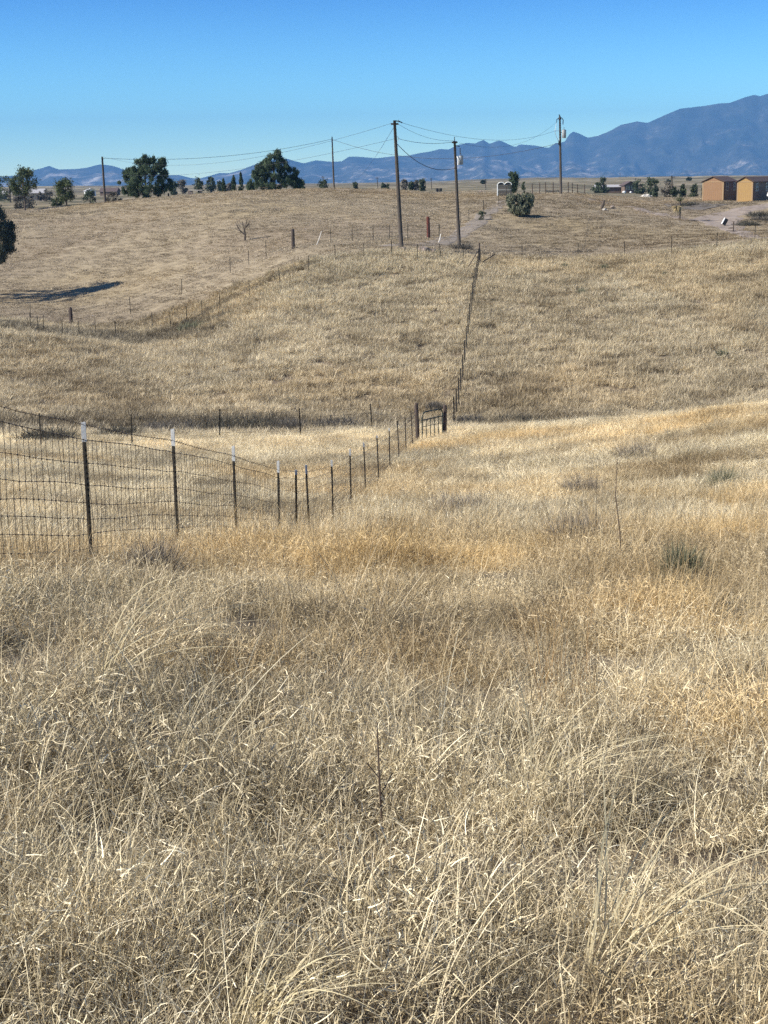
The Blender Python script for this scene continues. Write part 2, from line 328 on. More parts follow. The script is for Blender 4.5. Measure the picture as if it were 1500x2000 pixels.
def blades(n, L, w, th0, bend, spread, seg=6, curl=0., bl=(0, 1), lean=0., clump=1, cr=.03):
    """n grass blades; L,w,th0,bend,bl = (lo,hi). returns V (n,seg,4,3), bl"""
    U = lambda ab, k=n: rng.uniform(ab[0], ab[1], k)
    if clump > 1:
        cx = rng.uniform(-spread, spread, (clump, 2)); ci = rng.integers(0, clump, n); off = rng.normal(0, cr, (n, 2)); root = cx[ci]+off
        phi = np.arctan2(off[:, 1], off[:, 0])+rng.normal(0, .7, n)
    else:
        root = rng.uniform(-spread, spread, (n, 2)); phi = rng.uniform(0, 6.283, n)
    Ln = U(L); W = U(w); th = U(th0); bd = U(bend); tw = rng.normal(0, curl, n); B = U(bl); roll = rng.uniform(-1.2, 1.2, n)
    p = np.column_stack([root, np.zeros(n)]); C = [p]; T = []
    for k in range(seg):
        s = (k+.5)/seg; a = th+bd*s**1.3; ph = phi+tw*s
        d = np.column_stack([np.sin(a)*np.cos(ph)+lean*(.35+s), np.sin(a)*np.sin(ph), np.cos(a)]); d /= np.linalg.norm(d, axis=1)[:, None]
        T.append(d); p = p+d*(Ln/seg)[:, None]; C.append(p)
    C = np.stack(C, 1)
    side = np.column_stack([-np.sin(phi), np.cos(phi), np.zeros(n)]); nrm = np.cross(T[0], side)
    side = side*np.cos(roll)[:, None]+nrm*np.sin(roll)[:, None]
    ww = W[:, None]*np.sqrt(np.clip(1.02-np.linspace(0, 1, seg+1)[None]**1.5, 0.02, 1))*.5
    A = C-side[:, None]*ww[..., None]; Bq = C+side[:, None]*ww[..., None]
    V = np.stack([A[:, :-1], Bq[:, :-1], Bq[:, 1:], A[:, 1:]], 2)
    return V, B
def join(parts, name, m):
    Vs = [v.reshape(-1, 1, 4, 3) for v, b in parts]; Bs = [np.repeat(b, v.shape[1]) for v, b in parts]
    return quads(name, np.concatenate(Vs), np.concatenate(Bs), m)
def proto_col(name, meshes):
    c = bpy.data.collections.new(name)
    for me in meshes: c.objects.link(bpy.data.objects.new('grass_tuft', me))
    return c
def scatter(name, label, x, y, z, coll, idx, scl, tint, gray, val, tilt=.12):
    n = len(x); me = bpy.data.meshes.new(name); me.vertices.add(n); me.vertices.foreach_set('co', np.column_stack([x, y, z]).astype(np.float32).ravel())
    def A(nm, ty, v, key='value'): a = me.attributes.new(nm, ty, 'POINT'); a.data.foreach_set(key, v)
    A('pick', 'INT', idx.astype(np.int32)); A('tint', 'FLOAT', tint.astype(np.float32)); A('gray', 'FLOAT', gray.astype(np.float32)); A('val', 'FLOAT', val.astype(np.float32))
    A('size', 'FLOAT_VECTOR', scl.astype(np.float32).ravel(), 'vector')
    rot = np.column_stack([rng.normal(0, tilt, n), rng.normal(0, tilt, n), rng.normal(0, .55, n)+np.where(rng.random(n) < .35, 3.14, 0)])
    A('rot', 'FLOAT_VECTOR', rot.astype(np.float32).ravel(), 'vector')
    o = bpy.data.objects.new(name, me); COL.objects.link(o); tag(o, label, 'grass', None, 'stuff')
    ng = bpy.data.node_groups.new(name, 'GeometryNodeTree')
    ng.interface.new_socket('Geometry', in_out='INPUT', socket_type='NodeSocketGeometry'); ng.interface.new_socket('Geometry', in_out='OUTPUT', socket_type='NodeSocketGeometry')
    gi = ng.nodes.new('NodeGroupInput'); go = ng.nodes.new('NodeGroupOutput'); ip = ng.nodes.new('GeometryNodeInstanceOnPoints')
    ci = ng.nodes.new('GeometryNodeCollectionInfo'); ci.inputs[0].default_value = coll; ci.inputs[1].default_value = True; ci.inputs[2].default_value = True
    def N(nm, ty): q = ng.nodes.new('GeometryNodeInputNamedAttribute'); q.data_type = ty; q.inputs[0].default_value = nm; return q.outputs[0]
    ng.links.new(gi.outputs[0], ip.inputs['Points']); ng.links.new(ci.outputs[0], ip.inputs['Instance']); ip.inputs['Pick Instance'].default_value = True
    ng.links.new(N('pick', 'INT'), ip.inputs['Instance Index']); ng.links.new(N('rot', 'FLOAT_VECTOR'), ip.inputs['Rotation']); ng.links.new(N('size', 'FLOAT_VECTOR'), ip.inputs['Scale'])
    ng.links.new(ip.outputs[0], go.inputs[0]); md = o.modifiers.new('grass', 'NODES'); md.node_group = ng
    return o
# ------------------------------------------------------------------ ground
def grid_mesh(name, X, Y, Z, m, smooth=True):
    r, c = X.shape; me = bpy.data.meshes.new(name); me.vertices.add(r*c); me.vertices.foreach_set('co', np.stack([X, Y, Z], -1).astype(np.float32).ravel())
    i = np.arange(r*c).reshape(r, c); F = np.stack([i[:-1, :-1], i[:-1, 1:], i[1:, 1:], i[1:, :-1]], -1).reshape(-1, 4)
    me.loops.add(F.size); me.polygons.add(len(F)); me.loops.foreach_set('vertex_index', F.astype(np.int32).ravel()); me.polygons.foreach_set('loop_start', np.arange(0, F.size, 4, dtype=np.int32))
    me.materials.append(m); me.update(calc_edges=True)
    if smooth: me.shade_smooth()
    o = bpy.data.objects.new(name, me); COL.objects.link(o); return o
tt = np.concatenate([np.linspace(-1.6, -.36, 60, endpoint=False), np.linspace(-.36, .36, 420, endpoint=False), np.linspace(.36, 1.6, 60)])
ys = np.concatenate([np.arange(-18, 20, .35), np.arange(20, 150, .5), np.arange(150, 300, 1.), np.geomspace(300, 15900, 140)])
T, YY = np.meshgrid(tt, ys); XX = T*(np.maximum(YY, 0)+22)
ground = grid_mesh('ground', XX, YY, H(XX.ravel(), YY.ravel()).reshape(XX.shape), M_ground); tag(ground, kind='structure')
def strip(name, pts, widths, m, lift=.03, edge=.5):     # a track draped on the ground
    P = [Vector(p) for p in pts]; L = []; 
    for i in range(len(P)-1):
        p0, p1, p2, p3 = P[max(i-1, 0)], P[i], P[i+1], P[min(i+2, len(P)-1)]; k = max(2, int((p2-p1).length/.7))
        for s in range(k):
            t = s/k; q = .5*((2*p1)+(p2-p0)*t+(2*p0-5*p1+4*p2-p3)*t*t+(3*p1-p0-3*p2+p3)*t**3); L.append((q, widths[i]*(1-t)+widths[i+1]*t))
    n = 14; X = []; Y = []
    for i, (q, w) in enumerate(L):
        d = (L[min(i+1, len(L)-1)][0]-L[max(i-1, 0)][0]); d.z = 0; d.normalize(); nx = Vector((d.y, -d.x, 0))
        wl = w/2*(1+edge*(float(vnoise(i/3., 5.))-.5)); wr = w/2*(1+edge*(float(vnoise(i/3., 55.))-.5))
        X.append([(q+nx*(-wl+(wl+wr)*j/(n-1))).x for j in range(n)]); Y.append([(q+nx*(-wl+(wl+wr)*j/(n-1))).y for j in range(n)])
    X = np.array(X); Y = np.array(Y); Z = H(X.ravel(), Y.ravel()).reshape(X.shape)+lift
    Z[:, 0] -= .12; Z[:, -1] -= .12
    o = grid_mesh(name, X, Y, Z, m); tag(o, kind='structure'); return o
#STRIPS
strip('dirt_road', [gp(1010, 388, 212), hit(955, 412), hit(925, 440), hit(890, 462), hit(850, 476), hit(790, 479), hit(730, 482)], [2, 2.2, 2.4, 2.4, 2.6, 2.6, 1.6], M_lane)
strip('driveway', [hit(1560, 396), hit(1500, 401), hit(1455, 408), hit(1420, 420), hit(1405, 434), hit(1440, 452), hit(1500, 466), hit(1560, 480)], [5, 5, 5.2, 5.4, 5, 2.2, 1.6, 1.4], M_road)
strip('grass_path', [hit(1150, 388), hit(1200, 401), hit(1260, 413), hit(1320, 424), hit(1370, 432)], [1.2, 1.6, 1.8, 1.8, 2], M_road)
strip('weedy_bank', [hit(1330, 398), hit(1365, 405), hit(1395, 407)], [4, 7, 3], M_scorch, .05)
# ------------------------------------------------------------------ mountains
SKY = [(-700,352),(-400,350),(-200,338),(0,345),(27,343),(61,333),(80,329),(96,324),(106,328),(115,331),(149,330),(173,327),(186,323),(197,321),(221,324),(248,333),(290,340),(336,342),(351,342),(375,348),(393,348),(428,338),(449,338),(473,331),(503,319),(530,312),(561,310),(577,315),(593,319),(617,313),(647,316),(668,315),(681,306),(700,306),(735,309),(771,305),(797,304),(819,299),(840,296),(859,291),(877,292),(891,284),(912,279),(928,280),(944,273),(957,281),(971,275),(979,275),(1000,285),(1007,287),(1015,282),(1044,284),(1071,289),(1084,280),(1103,277),(1111,263),(1120,257),(1132,261),(1148,269),(1169,265),(1193,255),(1212,244),(1244,237),(1265,240),(1300,224),(1329,212),(1375,207),(1404,202),(1425,201),(1455,190),(1473,185),(1484,188),(1500,183),(1560,195),(1650,190),(1800,230),(2000,290),(2300,330)]
pxs = np.arange(-700, 2300, 4.); sk = np.interp(pxs, *zip(*SKY)); s_ = np.concatenate([np.linspace(0, 1, 110), np.linspace(1.03, 1.5, 12)])
X = np.zeros((len(s_), len(pxs))); Y = X.copy(); Z = X.copy()
for j, (px, py) in enumerate(zip(pxs, sk)):
    d = ray(px, py); Yc = 12500; zc = d[2]/d[1]*Yc; t = d[0]/d[1]
    base = float(H(t*8200, 8200, False)[0])-40
    s = np.minimum(s_, 1); yy = 8200+(Yc-8200)*s_; xx = t*yy
    rid = 1-np.abs(2*fbm(xx/1500+.25*yy/1500, yy/3300, 40, 5)-1)*1.9
    rid2 = 1-np.abs(2*fbm(xx/430, yy/800, 90, 4)-1)*1.8
    prof = .78*s**1.75+.22*s
    z = base+(zc-base)*prof*(1-.9*(1-rid)*np.clip(4*s*(1-s), 0, 1)**.7-.55*(1-rid2)*np.clip(5*s*(1-s), 0, 1)**.7)+75*rid2*np.clip(8*s*(.32-s), 0, 1)+(fbm(xx/120, yy/120, 7, 3)-.5)*50*np.clip(5*s*(1-s), 0, 1)
    z = np.where(s_ > 1, zc-(s_-1)*(zc-base)*2, z)
    X[:, j] = xx; Y[:, j] = yy; Z[:, j] = z
mt = grid_mesh('mountains', X, Y, Z, M_mtn); tag(mt, kind='structure')
# ------------------------------------------------------------------ grass
def protos(kind):
    out = []
    for k in range(7):
        if kind == 'near':
            w = 1.0
            parts = [blades(600, (.04, .15), (.0015, .0036), (.1, 1.4), (.3, 3.8), .19, 8, 2.9, (0, .95), .2),
                     blades(105, (.10, .25), (.0012, .0026), (.05, .8), (.3, 2.4), .18, 7, .6, (.2, .95), .35, 7, .03),
                     blades(120, (.02, .055), (.0014, .0032), (.3, 1.6), (-.5, 2.5), .2, 4, 2.2, (.5, 1), 0)]
            v = parts[2][0]; v += (rng.uniform(.03, .17, len(v))[:, None, None, None])*np.array([0, 0, 1.])
            if k in (2, 5): parts.append(blades(9, (.28, .52), (.0014, .0026), (.15, .6), (.7, 1.7), .1, 10, .2, (.6, .95), .6, 3, .03))
            if k in (0, 3, 6): parts.append(blades(14, (.25, .5), (.0011, .0022), (0, .3), (0, .6), .2, 6, .1, (.3, .8), .2))
        elif kind == 'mid':
            parts = [blades(190, (.10, .26), (.003, .0065), (.1, 1.2), (.2, 2.2), .36, 4, 1., (0, .8), .25),
                     blades(140, (.2, .40), (.0028, .005), (.05, .5), (.2, 1.4), .34, 5, .4, (.3, 1), .4, 7, .05)]
            if k in (1, 4): parts.append(blades(10, (.4, .65), (.003, .006), (.1, .4), (.4, 1.3), .1, 6, .2, (.8, 1), .5, 2, .04))
            v = blades(30, (.06, .14), (.005, .009), (.3, 1.5), (0, 2), .34, 3, 1., (.5, 1)); v[0][...] += (rng.uniform(.06, .26, 30)[:, None, None, None])*np.array([0, 0, 1.]); parts.append(v)
        elif kind == 'hill':
            parts = [blades(90, (.15, .36), (.012, .022), (.1, 1.), (.2, 2.), .5, 3, .8, (0, .7), .25),
                     blades(110, (.28, .50), (.010, .018), (.05, .45), (.3, 1.3), .5, 4, .3, (.35, 1), .5, 6, .09)]
        else:
            parts = [blades(110, (.05, .15), (.014, .026), (.2, 1.3), (.2, 1.6), .75, 2, .6, (0, 1), .2, 12, .10)]
        out.append(join(parts, 'grass_tuft', {'near': M_grass, 'mid': M_grass, 'hill': M_far, 'short': M_short}[kind]))
    return proto_col('tufts_'+kind, out)
def sample(y0, y1, dens, pad=2.0, tmx=.30):
    n = int(dens*((y1**2-y0**2)*tmx+2*pad*(y1-y0))); 
    yv = np.linspace(y0, y1, 400); wdt = 2*(tmx*yv+pad); cdf = np.cumsum(wdt); cdf /= cdf[-1]
    y = np.interp(rng.random(n), cdf, yv); x = rng.uniform(-1, 1, n)*(tmx*y+pad); return x, y
def near_line(x, y, pl, w):
    P = [hit(px, py, .2) for px, py in pl]; d = np.full(len(x), 1e9)
    for a, b in zip(P[:-1], P[1:]):
        ab = np.array([b.x-a.x, b.y-a.y]); u = np.clip(((x-a.x)*ab[0]+(y-a.y)*ab[1])/(ab@ab), 0, 1); d = np.minimum(d, np.hypot(x-a.x-u*ab[0], y-a.y-u*ab[1]))
    return np.exp(-(d/w)**2)
def tones(x, y):
    t = x/y
    big = fbm(x/5., y/5., 61, 3); fine = fbm(x/.9, y/1.4, 71, 3); streak = fbm(x/2.2, y/7., 65, 4)
    gold = sm(.45, .75, fbm(x/3.5, y/2.5, 81, 3))*.6*sm(5, 11, y)*(1-sm(56, 66, y)) + .55*np.exp(-((y-15)/5.)**2) + .6*sm(.6, .8, fbm(x/.7, y/.7, 83, 2))*(1-sm(20, 60, y))
    gold = gold+.15*np.exp(-((y-64)/6.)**2)*(t < .1)+.25*np.exp(-((y-51-8*(t < .06))/6.)**2)*(t > .02)+.28*sm(.5, .72, fbm(x/11., y/14., 87, 3))*sm(78, 84, y)
    gray = .8*sm(.48, .8, fbm(x/2.2, y/2.2, 91, 3))+.35*sm(.55, .7, fbm(x/4.5, y/6., 96, 3))*sm(14, 22, y)
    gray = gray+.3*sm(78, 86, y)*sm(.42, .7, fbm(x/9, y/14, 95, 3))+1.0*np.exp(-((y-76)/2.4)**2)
    nearf = fbm(x/.33, y/.4, 73, 3)
    val = 1.10-.05*sm(20, 75, y)+.22*(big-.5)+(.8-.15*(1-sm(10, 20, y)))*(fine-.5)*(1-.6*sm(75, 90, y))+.95*(nearf-.5)*(1-sm(14, 30, y))+.75*(streak-.5)*sm(16, 30, y)*(1-.6*sm(75, 90, y))
    pale = .34*np.exp(-((y-63)/6.5)**2)*(t < .1)+.34*np.exp(-((y-50-9*(t < .06))/5.)**2)*(t > .02)
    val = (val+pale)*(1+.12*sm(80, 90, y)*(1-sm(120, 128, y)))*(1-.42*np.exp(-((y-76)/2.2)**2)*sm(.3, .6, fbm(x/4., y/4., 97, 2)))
    val = val*(1-.55*sm(106, 109, y)*(1-sm(117, 121, y))*(t < -.105+.012*np.sin(y)))  # shade band behind the left ridge, painted into the grass value
    if y.max() > 100:
        k = near_line(x, y, [(300, 655), (365, 632), (410, 606), (450, 580), (500, 562), (560, 530), (610, 514)], .8); val = val*(1-.5*k); gray = gray+.5*k
        k = near_line(x, y, [(330, 618), (420, 560), (480, 530), (560, 496), (640, 486)], 2.); val = val*(1+.12*k); gold = gold+.25*k
        k = near_line(x, y, [(780, 480), (862, 462), (905, 440), (950, 412), (985, 394)], 1.6); val = val*(1+.2*k); gold = gold+.3*k
        k = near_line(x, y, [(800, 476), (880, 472), (925, 446), (965, 420), (1010, 400)], 1.3); val = val*(1-.4*k); gray = gray+.7*k
        k = near_line(x, y, [(1330, 400), (1360, 402), (1390, 402)], 3.4)+near_line(x, y, [(1455, 432), (1500, 428), (1540, 424)], 3.6); val = val*(1-.5*np.minimum(k, 1)); gray = gray+.7*k
        k = near_line(x, y, [(1150, 388), (1200, 401), (1260, 413), (1320, 426), (1380, 436), (1440, 444), (1500, 462)], 1.5); val = val*(1+.2*k); gold = gold+.3*k
        k = sm(.045, .075, t-(170-y)*.0006)*sm(132, 140, y)*(1-sm(205, 215, y)); gray = gray+.85*k; val = val*(1-.10*k)*(1-.25*k*sm(.5, .62, fbm(x/3., y/1.1, 131, 3)))
        gold = gold+.45*sm(.5, .68, fbm(x/30, y/30, 101, 3))*(y > 125); gray = gray+.35*sm(.5, .68, fbm(x/24, y/24, 111, 3))*(y > 125)
    return np.clip(gold, 0, 1), np.clip(gray, 0, 1), np.clip(val, .38, 1.6)
def field(name, label, kind, y0, y1, dens, pad, smin, smax, zs=1.0, tilt=.12, off=0, thin=None):
    x, y = sample(y0, y1, dens, pad); 
    if thin is not None: k = thin(x, y); x, y = x[k], y[k]
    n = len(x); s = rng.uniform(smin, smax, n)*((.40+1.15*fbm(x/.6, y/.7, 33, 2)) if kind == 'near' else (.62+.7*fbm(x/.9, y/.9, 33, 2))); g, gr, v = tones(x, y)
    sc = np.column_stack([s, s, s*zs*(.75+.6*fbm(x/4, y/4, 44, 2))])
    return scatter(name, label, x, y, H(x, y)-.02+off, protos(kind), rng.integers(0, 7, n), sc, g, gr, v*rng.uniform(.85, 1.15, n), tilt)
#FIELDS
def notroad(x, y):
    return (rng.random(len(x)) < .22) | (fbm(x/.26, y/.3, 12, 2) > .44)
field('dry_grass', 'tangle of dry straw coloured grass filling the foreground slope', 'near', 1.2, 18, 42, 2.0, .75, 1.3, 1.0, .2, 0, notroad)
field('meadow_grass', 'dry golden grass from the near fence posts down into the valley', 'mid', 17.2, 70, 12, 3, .75, 1.2, .86, .14)
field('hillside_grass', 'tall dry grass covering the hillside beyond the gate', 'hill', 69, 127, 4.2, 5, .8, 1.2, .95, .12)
ROADS = [([(1010, 398), (955, 414), (925, 440), (890, 462), (850, 476), (790, 479), (730, 482)], .65), ([(1560, 396), (1500, 401), (1455, 408), (1420, 420), (1405, 434)], 2.6), ([(1405, 434), (1440, 452), (1500, 466), (1560, 480)], .7)]
def offroad(x, y):
    k = np.zeros(len(x))
    for pl, w in ROADS: k = np.maximum(k, np.minimum(1, 1.6*near_line(x, y, pl, w)))
    return rng.random(len(x)) > k*.96
field('grazed_grass', 'short grazed dry grass on the bare hills', 'short', 125, 262, 1.7, 8, .8, 1.3, 1.0, .05, 0, offroad)
#OBJECTS
# ------------------------------------------------------------------ trees and shrubs
def leaves(n, ctr, cs, ls, up=.3, asp=.35, blv=None):
    p = ctr+rng.normal(0, 1, (n, 3))*cs
    d = rng.normal(0, 1, (n, 3)); d[:, 2] += up*2; d /= np.linalg.norm(d, axis=1)[:, None]
    s = np.cross(d, rng.normal(0, 1, (n, 3))); s /= np.linalg.norm(s, axis=1)[:, None]
    l = ls*rng.uniform(.6, 1.4, (n, 1)); a = d*l*.5; b = s*l*asp*.5
    return np.stack([p-a-b, p-a+b, p+a+b, p+a-b], 1)[:, None]
PROF = {'round': lambda h: math.sqrt(max(0, 1-(2*h-1)**2))*.95+.05, 'cone': lambda h: (1-h)**.8*min(1, h*6+.3)+.03,
        'pine': lambda h: min(1, .62+h*1.5)*(1-h**2.6)**.75+.05, 'column': lambda h: (min(1, h*5+.5)*(1-h**3)**.9)+.04,
        'vase': lambda h: .25+.85*h*math.sqrt(max(.05, 1.15-h)), 'fan': lambda h: (.9-.5*h)*math.sqrt(max(.02, 1.02-h*h))}
def tree(name, label, cat, base, h, w, prof='round', m=None, lobes=None, ncl=60, nl=70, ls=.22, cs=.10, trunk=.12, up=.3, group=None, bark=None, spikes=0, asp=.35, skew=0., tr=None, dz=1.0):
    t = thing(name, label, cat, base, 0, group); V = []; B = []; C = []
    cb = trunk; f = PROF[prof]
    for i in range(ncl):
        q = rng.random(); a = rng.uniform(0, 6.283); r = w/2*f(q)*math.sqrt(rng.uniform(.12, 1))*rng.uniform(.82, 1.12)
        c = (r*math.cos(a)+skew*w*q, r*math.sin(a)*.9, h*(cb+(1-cb)*q)*.97)
        if lobes:
            lx, lz, lr, lh = lobes[i % len(lobes)]; d = rng.normal(0, 1, 3); d /= np.linalg.norm(d); d *= rng.uniform(.35, 1)**.5
            c = (w*(lx+lr*d[0]), w*lr*d[1]*(2.4 if cs < .04 else 1.1), h*max(.05, lz+lh*d[2]))
        C.append(c)
    for c in C:
        k = max(6, int(nl*rng.uniform(.5, 1.4))); s = np.array([1, 1, dz])*cs*h*rng.uniform(.6, 1.25)*(1 if w > .5*h else w/h*1.6)
        V.append(leaves(k, np.array(c), s*.55, ls, up, asp)); B.append(np.clip(rng.uniform(.15, .85)+rng.normal(0, .16, k), 0, 1))
    for i in range(spikes):
        q = rng.uniform(.35, 1.0); a = rng.uniform(0, 6.283); r = w/2*f(q)*rng.uniform(.7, 1.02); c = np.array((r*math.cos(a), r*math.sin(a)*.9, h*(cb+(1-cb)*q)))
        d = np.array((math.cos(a)*.5, math.sin(a)*.5, 1.)); d /= np.linalg.norm(d)
        for k in range(5): V.append(leaves(int(nl*.35), c+d*h*.025*k, np.array([1, 1, 1.3])*h*.016, ls*.8, 1.2, asp)); B.append(np.clip(rng.uniform(.4, 1)+rng.normal(0, .12, int(nl*.35)), 0, 1))
    V = np.concatenate(V); B = np.concatenate(B); V[..., 2] = np.maximum(V[..., 2], .03)
    o = bpy.data.objects.new('crown', quads('crown', V, B, m)); COL.objects.link(o); o.parent = t
    mb = MB(); tr = tr or max(.035*h, .04)
    mb.tube([(0, 0, -.25), (.01*h, 0, .25*h), (skew*w*.3, .01*h, .55*h), (skew*w*.6, 0, .82*h)], [tr, tr*.8, tr*.5, tr*.15], 7)
    for c in C[::max(1, ncl//16)]:
        z0 = max(.1*h, min(c[2]*.6, c[2]-.1*h)); mb.tube([(0, 0, z0), ((c[0])*.5, c[1]*.5, (z0+c[2])*.5+.02*h), c], [tr*.35, tr*.25, tr*.08], 4)
    mb.build('trunk', bark or M_bark, t)
    return t
def bush(name, label, cat, base, h, w, m, n=900, wd=(.006, .012), up=(.1, 1.0), bend=(0, .7), group=None, seg=4, curl=.4, lean=.0):
    V, B = blades(n, (h*.45, h*1.1), wd, up, bend, 1., seg, curl, (0, 1), lean); r0 = V[:, 0, :2, :].mean(1)
    V[..., :2] += (-r0[:, None, None, :2]*(1-.30*w)); V[..., 0] *= 1
    k = V[..., 2].max(); V[..., 2] *= 1
    ang = V[..., :2]; ext = np.percentile(np.abs(ang), 97); V[..., :2] *= (w/2)/ext
    me = quads(name, V, B, m); o = bpy.data.objects.new(name, me); COL.objects.link(o); o.location = Vector(base)-Vector((0, 0, .03)); return tag(o, label, cat, group)
def hpx(px, Y): return px*Y/FPX*1.0
def tr_at(name, label, cat, px, pyt, pyb, wpx, Y=None, **k):
    b = gp(px, pyb, Y) if Y else hit(px, pyb); Yb = b.y; top = at(px, pyt, Yb)
    return tree(name, label, cat, b, max(.3, top.z-b.z), hpx(wpx, Yb), **k)
BG = 'trees on the far grassland'
tr_at('pine_tree', 'large bushy dark green pine with feathery top beside the leftmost utility pole', 'tree', 285, 302, 388, 106, 246, prof='pine', m=M_pine, lobes=[(0, .42, .4, .42), (0, .45, .36, .44), (.02, .5, .38, .42), (0, .3, .44, .3), (-.3, .3, .2, .28), (.33, .32, .17, .26), (-.12, .72, .2, .2), (.12, .74, .17, .22), (.3, .62, .1, .22), (-.26, .6, .12, .16), (.02, .22, .42, .2), (.05, .88, .08, .1), (.32, .84, .05, .1)], ncl=260, nl=120, ls=.34, asp=.16, cs=.05, trunk=.04, up=.7)
tr_at('pine_tree', 'wide dark green pine on the bare hill crest right of three narrow cypresses', 'tree', 536, 296, 368, 104, 258, prof='fan', m=M_pine, lobes=[(-.02, .38, .38, .38), (0, .42, .34, .42), (-.05, .5, .3, .4), (0, .25, .48, .25), (.0, .8, .13, .18), (-.16, .66, .1, .18), (.15, .62, .13, .2), (.3, .38, .15, .22), (-.3, .3, .16, .22), (.42, .2, .08, .16), (-.44, .12, .06, .1), (0, .2, .45, .16), (-.27, .55, .08, .14), (.06, .92, .05, .07)], ncl=260, nl=120, ls=.34, asp=.16, cs=.055, trunk=.03, up=.7)
tr_at('pine_tree', 'tall open pine with bare dark trunk at the far left below the ridge', 'tree', 49, 329, 411, 50, 238, prof='round', m=M_olive, ncl=46, nl=80, ls=.24, cs=.09, trunk=.38, up=.2, tr=.16)
tr_at('pine_tree', 'round topped tree standing beside the pale low house', 'tree', 130, 349, 406, 42, 250, prof='round', m=M_olive, ncl=48, nl=80, ls=.22, cs=.11, trunk=.25, up=.2)
tr_at('pine_tree', 'big dark leafy tree cut off by the left edge above its long shadow', 'tree', -42, 372, 584, 150, 150, prof='pine', m=M_dpine, lobes=[(0, .62, .32, .3), (-.05, .5, .36, .2), (.3, .6, .14, .1), (.36, .48, .12, .07), (.3, .78, .09, .07), (.42, .66, .08, .05), (-.3, .6, .2, .25), (.26, .38, .14, .05), (0, .88, .16, .1), (.45, .56, .06, .04), (.22, .92, .07, .04), (-.12, .33, .36, .2), (-.12, .2, .34, .14), (-.1, .42, .4, .2)], ncl=330, nl=90, ls=.17, cs=.036, trunk=.10, spikes=0, up=.5)
for px, t_, wd in ((437, 348, 8), (457, 342, 10), (471, 336, 10)):
    lab = {437: 'shortest of the three narrow dark cypresses on the crest, leftmost', 457: 'middle of the three narrow dark cypresses on the crest', 471: 'tallest of the three narrow dark cypresses, nearest the wide pine'}[px]
    tr_at('cypress_tree', lab, 'tree', px, t_, 376, wd, 262, prof='column', m=M_pine, ncl=90, nl=60, ls=.13, cs=.06, trunk=.02, up=1.2, group='narrow cypresses on the crest', dz=2)
